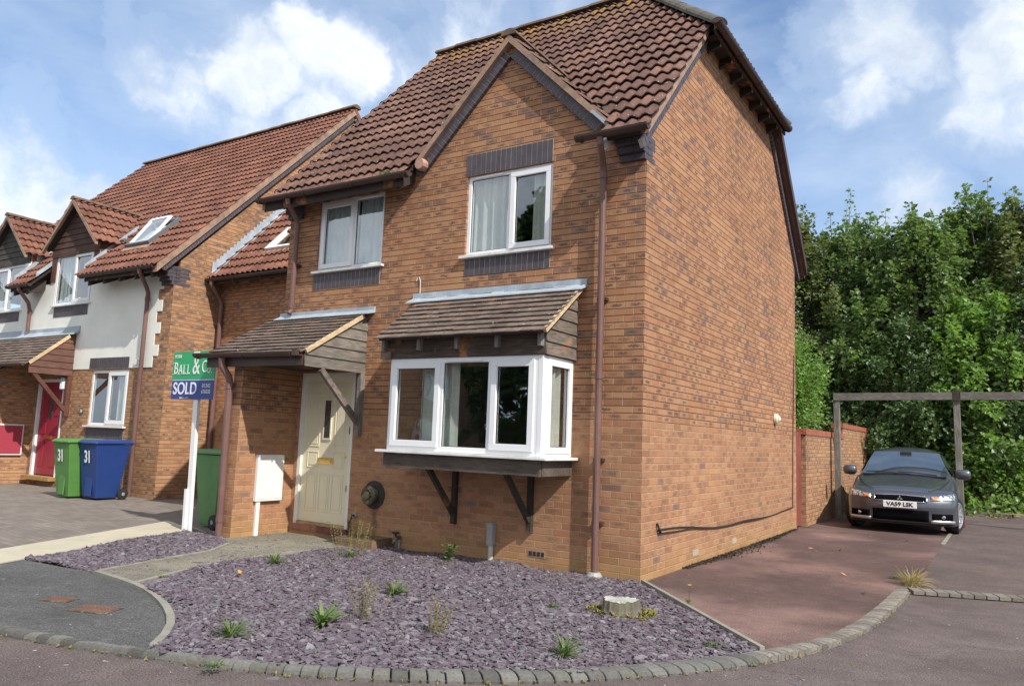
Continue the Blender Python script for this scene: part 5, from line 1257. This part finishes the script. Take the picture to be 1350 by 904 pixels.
for k in range(3):
    a = R(90+120*k); d_ = Vector((math.cos(a), 0, math.sin(a))); s_ = Vector((-math.sin(a), 0, math.cos(a)))
    em.prism([c0, c0+d_*.026+s_*.015, c0+d_*.052, c0+d_*.026-s_*.015], (0, .01, 0))
em.build('emblem', 'chrome', car)
gx = MB(); vs = []
for i in range(9):
    t = i/8*2-1
    for j in range(5):
        s_ = j/4; hw_ = .735*(1-s_)+.575*s_; x = t*hw_; y = 1.275+.80*s_+.10*t*t*(1-.3*s_); z = .985+.42*s_-.018*t*t+.02*math.sin(math.pi*s_)
        vs.append((x, y-.012, z+.016))
gx.add(vs, [(i*5+j, (i+1)*5+j, (i+1)*5+j+1, i*5+j+1) for i in range(8) for j in range(4)]); ws = gx.build('windscreen', 'carglass', car, smooth=True)
MB().add([vs[i*5+4] for i in range(9)]+[(vs[i*5+4][0]*.99, vs[i*5+4][1]+.03, vs[i*5+4][2]+.006) for i in range(9)], [(i, i+1, i+10, i+9) for i in range(8)]).build('screen_trim', 'cartrim', car)
MB().box(-.10, .10, 1.93, 1.95, 1.365, 1.415).build('interior_mirror', 'cartrim', ws)
for sg in (1, -1): MB().tube([(sg*.44, .26, .742), (sg*.60, .46, .802), (sg*.70, .86, .872), (sg*.755, 1.20, .935)], .0065, 5).build('bonnet_seam', 'cartrim', car)
MB().box(-.70, .70, 1.20, 1.30, .962, .985).build('scuttle', 'cartrim', car)
wi = MB(); wi.tube([(.55, 1.25, 1.0), (.15, 1.28, 1.035), (-.10, 1.30, 1.04)], .010, 5); wi.tube([(-.10, 1.25, 1.01), (-.45, 1.29, 1.03), (-.66, 1.34, 1.02)], .010, 5)
wi.build('wipers', 'black', car)
MB().tube([(0, 3.3, 1.44), (0, 3.36, 1.62)], .004, 5).build('aerial', 'black', car)
car.location = (1.55, 7.80, .002); car.rotation_euler = (0, 0, R(2.2))
del car['category']; car['category'] = 'car'

# ================================================================== WHEELIE BINS
def wheelie_bin(label, body, loc, rotz, number=None, closed=True):
    t = thing('wheelie_bin', label, 'bin', (0, 0, 0), 'wheelie bins')
    vs = []
    for z, hw, y0, y1 in ((.03, .205, -.215, .19), (.30, .235, -.25, .225), (.98, .275, -.325, .33), (1.0, .285, -.34, .345)):
        vs += [(-hw, y0, z), (hw, y0, z), (hw, y1, z), (-hw, y1, z)]
    fs = [(0, 3, 2, 1)] + [(i*4+k, i*4+(k+1) % 4, (i+1)*4+(k+1) % 4, (i+1)*4+k) for i in range(3) for k in range(4)] + [(12, 13, 14, 15)]
    b = MB().add(vs, fs).build('body', body, t, bevel=.018)
    MB().box(-.10, .10, -.262, -.24, .06, .40).build('ribbed_panel', body, b, bevel=.01)
    ld = MB(); lv = []
    for z, hw, y0, y1 in ((1.002, .300, -.36, .35), (1.035, .300, -.36, .36), (1.075, .25, -.30, .34)):
        lv += [(-hw, y0, z), (hw, y0, z), (hw, y1, z+.01), (-hw, y1, z+.01)]
    ld.add(lv, [(0, 3, 2, 1)] + [(i*4+k, i*4+(k+1) % 4, (i+1)*4+(k+1) % 4, (i+1)*4+k) for i in range(2) for k in range(4)] + [(8, 9, 10, 11)])
    lid = ld.build('lid', body, t, bevel=.012)
    MB().tube([(-.24, .36, 1.0), (-.24, .42, 1.02), (.24, .42, 1.02), (.24, .36, 1.0)], .016, 8).build('handle', body, t)
    MB().box(-.10, .10, -.385, -.355, 1.008, 1.030).build('lid_grip', body, lid)
    MB().tube([(-.27, .25, .10), (.27, .25, .10)], .012, 8).build('axle', 'black', t)
    for sg in (1, -1):
        wv = MB().lathe((sg*.245, .25, .10), [(.06, 0), (.10, .0), (.10, .045), (.06, .05)], (sg, 0, 0), 20).build('wheel', 'black', t)
        MB().lathe((sg*.245, .25, .10), [(.055, .02), (.055, .046), (.02, .052)], (sg, 0, 0), 10).build('hub', 'greypipe', wv)
    if number: text_mb(number, .30, lambda x, y, z: (x, -.262-.118*(y+.72-.30)/.68*.64-z-.012, .76+y), b, 'number', 'white', .003, sx=.66, bold=.008)
    t.location = loc; t.rotation_euler = (0, 0, rotz); return t
wheelie_bin('bright green wheelie bin numbered 31 standing left of the blue bin', 'bin_green', (-11.47, .52, .002), R(0), '31')
wheelie_bin('blue wheelie bin numbered 31 beside the neighbouring wall', 'bin_blue', (-10.91, .70, .002), R(2), '31')
wheelie_bin('faded green wheelie bin without a number, tucked behind the sign post', 'bin_dgreen', (-6.21, -.24, .002), R(-96))

# ================================================================== SALE SIGN
SY = -.83
sg_ = thing('sale_sign', 'green and blue estate agent SOLD board on a white wooden post', 'sign', (-6.13, SY, 0))
MB().beam((-6.10, SY, -.05), (-6.18, SY, 2.36), .095, .045, up=(0, 1, 0)).build('post', 'white', sg_, bevel=.004)
MB().beam((-6.145, SY-.03, -.03), (-6.165, SY-.03, .55), .055, .035, up=(0, 1, 0)).build('stake', 'white', sg_)
gb = MB().box(-6.715, -5.775, SY-.035, SY-.027, 2.022, 2.412).build('upper_board', 'sign_green', sg_)
bb = MB().box(-6.700, -5.780, SY-.036, SY-.028, 1.752, 2.012).build('lower_board', 'sign_blue', sg_)
MB().box(-6.70, -5.78, SY-.034, SY-.029, 2.012, 2.022).build('divider', 'white', sg_)
sw = lambda cx, cz: (lambda x, y, z: (cx+x, SY-.0395-z, cz+y))
text_mb('PETER', .062, sw(-6.60, 2.345), gb, 'lettering', 'white', .003, sx=.9)
tm = text_mb('B', .235, sw(-6.63, 2.175), None, '', '', .003, sx=.72)
def addmb(a, b): o = len(a.v); a.v += b.v; a.f += [tuple(i+o for i in f) for f in b.f]
for chx, cx in (('A', -6.525), ('L', -6.435), ('L', -6.345)): addmb(tm, text_mb(chx, .190, sw(cx, 2.160), None, '', '', .003, sx=.72))
for cx, w_ in ((-6.685, .05), (-6.565, .045), (-6.485, .045), (-6.463, .045), (-6.373, .045)): tm.box(cx-w_/2, cx+w_/2, SY-.041, SY-.037, 2.094, 2.101)
for cx in (-6.463, -6.373): tm.box(cx-.022, cx+.022, SY-.041, SY-.037, 2.222, 2.229)
tm.box(-6.700, -6.66, SY-.041, SY-.037, 2.250, 2.257)
tm.build('lettering', 'white', gb)
text_mb('&', .36, sw(-6.18, 2.205), gb, 'ampersand', 'white', .003, sx=.72)
text_mb('C', .235, sw(-6.00, 2.19), gb, 'lettering', 'white', .003, sx=.75)
text_mb('o.', .19, sw(-5.885, 2.165), gb, 'lettering', 'white', .003, sx=.75)
text_mb('SOLD', .235, sw(-6.395, 1.893), bb, 'lettering', 'white', .003, sx=.90, bold=.003)
text_mb('01242', .075, sw(-5.93, 1.935), bb, 'lettering', 'white', .003, sx=.95)
text_mb('676020', .075, sw(-5.93, 1.855), bb, 'lettering', 'white', .003, sx=.85)
text_mb('Subject to contract', .026, sw(-6.40, 1.772), bb, 'small_print', 'white', .002)
MB().box(-6.25, -6.13, SY-.045, SY-.037, 2.385, 2.405).build('clip', 'white', sg_)

# ================================================================== STUMP
sp = thing('tree_stump', 'pale sawn tree stump ringed with moss in the slate bed', 'stump', (.45, -1.46, 0))
vs = []; n = 40; rr = random.Random(3); jz = [rr.uniform(-.008, .006) for _ in range(40)]; jr = [rr.uniform(.95, 1.05) for _ in range(40)]; ph = [rr.uniform(0, 6) for _ in range(5)]
def rad(t): return .128*(1+.10*math.sin(2*t+ph[0])+.06*math.sin(3*t+ph[1])+.03*math.sin(7*t+ph[2])+.02*math.sin(13*t+ph[3]))
for z, s_ in ((-.02, 1.32), (.02, 1.18), (.06, 1.06), (.128, 1.0)):
    for k in range(n): t = 2*math.pi*k/n; r_ = rad(t)*s_*jr[k]; vs.append((.45+r_*1.12*math.cos(t), -1.46+r_*math.sin(t), z+((.006*math.sin(t*2+1)+jz[k]) if z > .1 else 0)))
MB().add(vs, [(i*n+k, i*n+(k+1) % n, (i+1)*n+(k+1) % n, (i+1)*n+k) for i in range(3) for k in range(n)]).build('bark', 'stump_bark', sp)
tv = vs[3*n:]; tp_ = [(.45, -1.46, .132)] + [(x*1.0, y, z+.002) for x, y, z in tv]
MB().add(tp_, [(0, 1+k, 1+(k+1) % n) for k in range(n)]).build('sawn_face', 'stump_top', sp)
def blades(cx, cy, n, spread, h, wd, rnd, lean=.6, z0=.0, curve=.5, segs=3):
    mb = MB()
    for i in range(n):
        a = rnd.uniform(0, 6.283); r0 = spread*.25*rnd.random(); L = h*rnd.uniform(.55, 1.1); le = lean*rnd.uniform(.1, 1.6); w_ = wd*rnd.uniform(.7, 1.2)
        bx, by = cx+r0*math.cos(a), cy+r0*math.sin(a); d_ = Vector((math.cos(a), math.sin(a), 0)); s_ = Vector((-math.sin(a), math.cos(a), 0)); vs = []; p = Vector((bx, by, z0)); el = math.pi/2-le
        for k in range(segs+1):
            ww = w_*math.sin(math.pi*(.18+.82*k/segs)) if k < segs else w_*.05
            vs += [p-s_*ww/2, p+s_*ww/2+Vector((0, 0, w_*.15))]; p = p+(d_*math.cos(el)+Vector((0, 0, 1))*math.sin(el))*L/segs; el -= curve*rnd.uniform(.5, 1.2)
        mb.add(vs, [(2*k, 2*k+1, 2*k+3, 2*k+2) for k in range(segs)])
    return mb
rr = random.Random(12)
ms = MB()
for i in range(46):
    a = rr.uniform(0, 6.28); q = rr.uniform(.13, .25); addmb(ms, blades(.45+q*1.1*math.cos(a), -1.46+q*math.sin(a), 16, .08, .05, .012, rr, 1.0, .028))
ms.build('moss_ring', 'moss', sp)

# ================================================================== WEEDS
weeds = [ # x, y, kind, size, label
 (-.98, -3.33, 'dock', 1.15, 'leafy pale green weed with broad blades in the slate near the kerb'),
 (-.92, -2.98, 'dry', 1.3, 'tall dry brownish weed behind the broad-leaved weed in the slate'),
 (-3.02, -.98, 'bush', 1.5, 'tall feathery weed in front of the brown box by the step'),
 (-2.07, -.42, 'leafy', 1.2, 'bushy green weed at the foot of the wall under the bay window'),
 (-1.38, -2.11, 'star', 1.0, 'spreading green weed in the middle of the slate bed'),
 (.684, -2.848, 'tuft', 1.1, 'green tuft close to the kerb in front of the slate bed'),
 (1.36, -1.93, 'low', .9, 'low green weed at the pointed corner of the slate bed'),
 (-1.24, -3.90, 'tuft', 1.1, 'spiky green tuft by the kerb near the grey footpath'),
 (-3.26, -1.80, 'tuft', 1.1, 'green tuft growing at the edge of the concrete path'),
 (-.264, -2.979, 'dry', .95, 'thin dry upright weed in the front of the slate bed'),
 (-.52, -3.84, 'low', 1.0, 'bright yellow-green moss weed against the kerb'),
 (-.09, -1.62, 'low', .6, 'tiny bright green weed left of the tree stump'),
 (-3.35, -3.0, 'low', .55, 'tiny weed at the corner of path and slate'),
 (-.80, -4.36, 'low', .6, 'small weed growing out of a kerb joint'),
 (2.05, 2.35, 'low', .9, 'small dark weed just left of the straw tussock'),
 (2.24, 1.98, 'straw', .85, 'straw-coloured dry grass tussock at the end of the kerb'),
 (.72, -.62, 'flower', 1.0, 'small yellow flower on a thin stalk by the drive edging')]
for x, y, k, s_, lb_ in weeds:
    rr = random.Random(int(abs(x*1000)+abs(y*100)))
    z0 = .012; s_ *= 1.45
    t = None
    if k == 'dock': mb = blades(x, y, 34, .14, .15*s_, .032, rr, .75, z0); m_ = 'weed'
    elif k == 'star': mb = blades(x, y, 44, .12, .13*s_, .018, rr, .8, z0); m_ = 'weed'
    elif k == 'tuft': mb = blades(x, y, 60, .12, .11*s_, .013, rr, .7, z0); m_ = 'weed'
    elif k == 'low': mb = blades(x, y, 50, .20*s_, .045, .012, rr, 1.0, z0); m_ = 'weed'
    elif k == 'straw': mb = blades(x, y, 220, .34, .19*s_, .005, rr, .95, z0, .45); m_ = 'straw'
    elif k == 'leafy':
        mb = MB()
        for i in range(22):
            a = rr.uniform(0, 6.28); q = rr.uniform(0, .12); addmb(mb, blades(x+q*math.cos(a), y+q*math.sin(a)*.6, 8, .03, .055, .022, rr, .9, z0+rr.uniform(0, .10)*s_))
        m_ = 'weed'
    elif k in ('bush', 'dry'):
        mb = MB(); tall = .30 if k == 'bush' else .26
        for i in range(16):
            a = rr.uniform(0, 6.28); q = rr.uniform(0, .07*s_); h = tall*s_*rr.uniform(.5, 1)*.8; px, py = x+q*math.cos(a), y+q*math.sin(a); qx, qy = px+(px-x)*.8, py+(py-y)*.8
            mb.tube([(px, py, 0), (qx, qy, h)], [.0022, .001], 4)
            for j in range(9): f_ = .25+.75*j/8; addmb(mb, blades(px+(qx-px)*f_, py+(qy-py)*f_, 4, .012, .035 if k == 'bush' else .025, .007, rr, 1.0, h*f_, segs=2))
        m_ = 'weed_dry'
    elif k == 'flower': mb = blades(x, y, 16, .06, .07, .010, rr, .8, z0); mb.tube([(x, y, 0), (x+.01, y, .16)], .002, 4); m_ = 'weed'
    if k == 'bush':
        t = thing('weed', lb_, 'weed', (x, y, 0), 'weeds in the slate and paving'); mb.build('stems', m_, t); blades(x, y, 60, .16, .12, .012, rr, .8, z0).build('leaves', 'weed', t)
    elif k == 'flower':
        t = thing('weed', lb_, 'weed', (x, y, 0), 'weeds in the slate and paving'); mb.build('leaves', m_, t)
        fm = MB()
        for i in range(10): a = i*.628; fm.add([(x+.01, y, .16), (x+.01+.020*math.cos(a-.2), y+.020*math.sin(a-.2), .166), (x+.01+.020*math.cos(a+.2), y+.020*math.sin(a+.2), .166)], [(0, 1, 2)])
        fm.build('flower', 'yellow', t)
    else: tag(mb.build('weed', m_), lb_, 'weed', 'weeds in the slate and paving')
# fallen leaves, grit and moss lines
def scatter_leaves(name, pts, size, mat, seed, label, cat, flat=.25):
    r_ = np.random.default_rng(seed); P = np.array(pts, float); n = len(P); a = r_.uniform(0, 2*np.pi, n)
    L = size*r_.uniform(.6, 1.3, n); W = L*.45
    d = np.stack([np.cos(a), np.sin(a), r_.normal(0, flat, n)], 1); s = np.stack([-np.sin(a), np.cos(a), r_.normal(0, flat, n)], 1)
    V = np.stack([P-d*L[:, None]*.5, P+s*W[:, None]*.5, P+d*L[:, None]*.5+[0, 0, .004], P-s*W[:, None]*.5], 1).reshape(-1, 3)
    o = fastmesh(name, V, np.full(n, 4), np.arange(4*n), mat); tag(o, label, cat, kind='stuff'); return o
pts = [(rng.uniform(2.45, 6), 14.0+rng.uniform(0, 1.6), .03+rng.uniform(0, .06)) for _ in range(900)] + [(rng.uniform(2.4, 4), 13.5+rng.uniform(0, .6), .015) for _ in range(60)] + \
      [(rng.uniform(.05, 1.9), rng.uniform(-1, 7), .012) for _ in range(16)] + [(rng.uniform(-5, 2), rng.uniform(-6, -4.9), -.022) for _ in range(14)]
scatter_leaves('fallen_leaves', pts, .07, 'litter', 3, 'dry brown fallen leaves lying along the stone border and tarmac', 'leaves')
scatter_leaves('fallen_leaf', [(-2.99, -2.46, .05), (-3.0, -2.44, .055), (-2.97, -2.47, .052)], .075, simple('orange_leaf', (.65, .30, .03), .7, .2, 9, 0), 4, 'small orange fallen leaf on the slate near the concrete path', 'leaf')
del bpy.data.objects['fallen_leaf']['kind']
mo = []; rq = np.random.default_rng(9)
for _ in range(2600):
    y = rq.uniform(1.2, 6.8); wmax = .03+.20*np.exp(-((y-3.2)/1.3)**2)+.07*np.exp(-((y-5.2)/.7)**2); mo.append((abs(rq.normal(0, wmax*.5))+.01, y, .006+rq.uniform(0, .012)))
scatter_leaves('moss_line', mo, .032, island_mat('dark_moss', [(.03, .025, .02), (.06, .045, .035), (.045, .045, .02)], .95), 5, 'dark moss and dirt gathered along the foot of the side wall', 'moss', .5)
kb = []
for _ in range(900):
    i = rq.integers(8, len(KO)-2); P = KI[i] if rq.random() < .35 else KO[i]; kb.append((P[0]+rq.normal(0, .012), P[1]+rq.normal(0, .012)-(0.01), .02 if P is KI[i] else -.02))
scatter_leaves('kerb_moss', kb, .022, 'moss', 6, 'tufts of moss and grit in the joints along the kerb', 'moss', .6)
gr = []
for _ in range(260): gr.append((rq.uniform(-4, 3), rq.uniform(-6.5, -1), -.030 if True else 0))
gr = [p for p in gr if p[1] < np.interp(p[0], KO[:, 0], KO[:, 1])-.03]
scatter_leaves('grit', gr, .016, island_mat('pale_grit', [(.5, .46, .4), (.3, .26, .23), (.6, .58, .54)], .9), 7, 'pale grit scattered on the road surface', 'grit', .3)

# ================================================================== TREES
def leaf_cloud(P, N, size, r_, jitter=.8, droop=.25):
    n = len(P); d = r_.normal(0, 1, (n, 3))*jitter + N; d[:, 2] -= droop; d /= np.linalg.norm(d, axis=1)[:, None]
    up = r_.normal(0, .45, (n, 3)) + [0, 0, 1.]; s = np.cross(d, up); s /= np.linalg.norm(s, axis=1)[:, None]+1e-6; nn = np.cross(s, d)
    L = size*r_.uniform(.6, 1.25, n)[:, None]; W = L*.42; f = nn*L*.12
    V = np.stack([P, P+d*L*.5+s*W+f, P+d*L, P+d*L*.5-s*W+f], 1).reshape(-1, 3)
    return V
def env(h):  return np.interp(h, [0, .12, .35, .65, .82, 1.0], [.72, .95, 1.0, .82, .52, .12])
def make_tree(label, H, Rr, nshoot, per, leaf, seed, mat, loc, size=.13, name='tree', low=.06, spire=1.0, group='trees behind the carport', leaders=0, clip=None):
    t = thing(name, label, 'tree', (0, 0, 0), group); r_ = np.random.default_rng(seed); rr = random.Random(seed)
    tr = MB(); tr.tube([(0, 0, -.1), (.05, .03, H*.3), (-.05, .05, H*.6), (.02, 0, H*.9)], [.16, .12, .08, .02], 10); tr.build('trunk', 'bark', t)
    br = MB(); lat = r_.uniform(0, 2*np.pi, 5)
    lobes = [(r_.uniform(0, 6.28), r_.uniform(.15, .95), r_.uniform(.6, 1.15)) for _ in range(14)]
    Ps = []; Ns = []
    hh = r_.uniform(low, .97, nshoot)**.85; th = r_.uniform(0, 2*np.pi, nshoot)
    wob = 1+.20*np.sin(3*th+lat[0]+hh*5)+.14*np.sin(5*th+lat[1]-hh*9)+.10*np.sin(2*th+14*hh+lat[2])
    rad_ = Rr*env(hh)*wob*np.clip(r_.uniform(0, 1, nshoot)**.28, .25, 1)
    for i in range(nshoot):
        b = np.array([rad_[i]*np.cos(th[i]), rad_[i]*np.sin(th[i]), hh[i]*H*.93])
        out = np.array([np.cos(th[i]), np.sin(th[i]), 0]); topn = hh[i] > .62
        d = out*(.35 if topn else .75)+np.array([0, 0, 1.1*spire if topn else r_.uniform(-.35, .6)])+r_.normal(0, .22, 3); d /= np.linalg.norm(d)
        L = r_.uniform(.55, 1.15)*(1.15 if topn else .95)
        if clip is not None and not bool(clip((b+d*L+np.array(loc))[None])[0]) or clip is not None and b[0]+loc[0] > -.3: pass
        elif i % 3 == 0: br.tube([tuple(np.array([0, 0, max(.3, b[2]-rad_[i]*.7)])), tuple(b*.55+np.array([0, 0, b[2]*.38])), tuple(b), tuple(b+d*L*.9)], [.035, .022, .012, .004], 4, cap=False)
        else: br.tube([tuple(b-out*.3), tuple(b), tuple(b+d*L*.95)], [.012, .009, .003], 3, cap=False)
        q = r_.uniform(0, 1, per); rr_ = (.30*(1-q)**.8+.05)*(1 if topn else 1.25)
        off = r_.normal(0, 1, (per, 3)); off -= (off@d)[:, None]*d; off /= np.linalg.norm(off, axis=1)[:, None]
        Ps.append(b+d*L*q[:, None]+off*(rr_*r_.uniform(.2, 1, per))[:, None]); Ns.append(off*.9+d*.3)
    for i in range(leaders):      # long thin leading shoots above the crown
        a = r_.uniform(0, 6.28); b = np.array([Rr*r_.uniform(.05, .75)*np.cos(a), Rr*r_.uniform(.05, .75)*np.sin(a), H*r_.uniform(.80, .94)])
        d = np.array([r_.normal(0, .08), r_.normal(0, .08), 1.]); L = r_.uniform(.9, 1.6); nl = 46
        br.tube([tuple(b-d*.6), tuple(b), tuple(b+d*L)], [.016, .012, .004], 4, cap=False)
        q = (np.floor(r_.uniform(0, 9, nl))+r_.uniform(-.08, .08, nl))/8.6; off = r_.normal(0, 1, (nl, 3)); off[:, 2] = 0; off /= np.linalg.norm(off, axis=1)[:, None]
        Ps.append(b+d*L*q[:, None]+off*((.20*(1-q)+.03)*r_.uniform(.1, 1, nl))[:, None]); Ns.append(off+np.array([0, 0, .2]))
    br.build('branches', 'bark', t)
    P = np.concatenate(Ps); N = np.concatenate(Ns)
    if clip is not None: k_ = clip(P+np.array(loc)); P, N = P[k_], N[k_]
    V = leaf_cloud(P, N, size, r_)
    fastmesh('crown', V, np.full(len(P), 4), np.arange(4*len(P)), leaf, t)
    t.location = loc; t.rotation_euler = (0, 0, 0 if clip is not None else r_.uniform(0, 6.28)); return t
make_tree('pale olive-topped leafy tree rising close behind the house corner', 8.9, 1.9, 330, 85, 'leaf_o', 11, None, (-2.55, 18.0, 0), .125, leaders=6)
make_tree('dense mid-green tree, second from the house corner', 8.6, 1.9, 330, 85, 'leaf', 12, None, (-.75, 18.6, 0), .125, leaders=6)
make_tree('bright green broad-leaved tree hanging low over the carport beam', 8.2, 1.85, 330, 85, 'leaf', 13, None, (1.05, 17.6, 0), .15, leaders=4)
make_tree('dark green tree with tall thin leading shoots, near the right end of the row', 8.9, 1.75, 300, 80, 'leaf', 14, None, (2.35, 19.0, 0), .145, spire=1.7, leaders=9)
make_tree('tree with reddish-tinged spire tops at the right edge', 8.7, 1.8, 300, 80, 'leaf_o', 15, None, (3.9, 18.6, 0), .145, spire=1.7, leaders=9)
make_tree('low dark understorey tree at the far right behind the stone border', 5.4, 1.9, 260, 80, 'leaf_d', 16, None, (4.0, 16.9, 0), .13)
make_tree('low dark understorey tree between the garden wall and the car', 4.6, 1.8, 240, 80, 'leaf_d', 17, None, (.9, 16.4, 0), .12)
make_tree('low broad-leaved tree reaching over the beam beside the right-hand post', 5.2, 1.6, 220, 80, 'leaf_b', 18, None, (2.6, 16.6, 0), .15)
make_tree('tall tree filling the gap far behind the row of trees', 8.6, 2.3, 330, 85, 'leaf', 19, None, (.2, 21.6, 0), .15)
make_tree('evergreen laurel bush leaning over the garden wall', 3.15, .95, 480, 80, 'leaf_b', 20, None, (-.85, 9.5, 0), .07, name='laurel_bush', group='bushes', clip=lambda p: (p[:, 0] < -.22) | ((p[:, 2] > 1.95) & (p[:, 0] < .15)))
make_tree('small bright bush at the foot of the trees beside the stone border', 1.1, .55, 60, 50, 'leaf_b', 21, None, (2.75, 14.9, 0), .12, name='bush', group='bushes')
def ivy_hedge():
    r_ = np.random.default_rng(31); n = 26000
    X = r_.uniform(-3.5, 8, n); Z = r_.uniform(0, 1, n)**.9*3.1; Y = 15.9+.35*np.sin(X*2.3)+.25*np.sin(Z*3+X*3)+r_.uniform(0, .9, n)+Z*.15
    P = np.stack([X, Y, Z], 1); N = np.tile(np.array([0, -1., .15]), (n, 1))
    o = fastmesh('ivy_bank', leaf_cloud(P, N, .11, r_), np.full(n, 4), np.arange(4*n), 'leaf_d'); tag(o, 'dark ivy-covered undergrowth beneath the trees behind the carport', 'undergrowth', kind='stuff')
ivy_hedge()
def foliage_backing():
    r_ = np.random.default_rng(77); n = 60000
    X = r_.uniform(-4.5, 7.5, n); H = 6.6+.7*np.sin(X*1.7)+.5*np.sin(X*4.1+1)+.3*np.sin(X*9)
    Z = r_.uniform(0.2, 1, n)*H; Y = 19.7+.5*np.sin(X*1.9+Z)+.4*np.sin(Z*2.1-X*2.7)+.3*np.sin(X*7+Z*5)+r_.uniform(0, .7, n)
    P = np.stack([X, Y, Z], 1); N = np.tile(np.array([.2, -1., .25]), (n, 1))
    o = fastmesh('distant_foliage', leaf_cloud(P, N, .17, r_), np.full(n, 4), np.arange(4*n), 'leaf'); tag(o, 'continuous leafy mass of a wooded bank far behind the row of trees', 'foliage', kind='stuff')
foliage_backing()
# across the road, seen only mirrored in the windows
op = thing('opposite_house', 'brick house across the road seen only as a reflection in the bay window', 'house', (-24, -29, 0))
wall('front_wall', [(-30, 0), (-18, 0), (-18, 5), (-24, 9), (-30, 5)], [rect(-27.5, -25.9, 3.2, 4.5), rect(-22, -20.4, 3.2, 4.5), rect(-27.5, -25.5, .9, 2.2), rect(-22.5, -20.2, .9, 2.2)], wmap(-25), .2, 'brick', op)
for a, b, c_, d_ in ((-27.5, -25.9, 3.2, 4.5), (-22, -20.4, 3.2, 4.5), (-27.5, -25.5, .9, 2.2), (-22.5, -20.2, .9, 2.2)):
    f_ = MB(); y = -25.05
    for q in ((a, b, c_, c_+.1), (a, b, d_-.1, d_), (a, a+.1, c_, d_), (b-.1, b, c_, d_), ((a+b)/2-.06, (a+b)/2+.06, c_, d_)): f_.box(q[0], q[1], y-.05, y+.04, q[2], q[3])
    w_ = f_.build('window', 'upvc', op); MB().box(a+.1, b-.1, y+.0, y+.01, c_+.1, d_-.1).build('pane', 'carglass', w_)
MB().prism([(-30.3, -24.6, 4.8), (-24, -24.6, 9.2), (-17.7, -24.6, 4.8), (-17.7, -24.6, 4.6), (-24, -24.6, 9.0), (-30.3, -24.6, 4.6)], (0, -9, 0)).build('roof', simple('far_tiles', (.17, .07, .05), .8), op)
make_tree('tall dark tree across the road reflected in the upstairs window', 13, 3.0, 420, 60, 'leaf_d', 41, None, (-13.6, -22.0, 0), .28, group='trees across the road')
make_tree('second dark tree across the road reflected in the bay window', 11, 3.0, 400, 60, 'leaf_d', 42, None, (-9.6, -20.5, 0), .28, group='trees across the road')
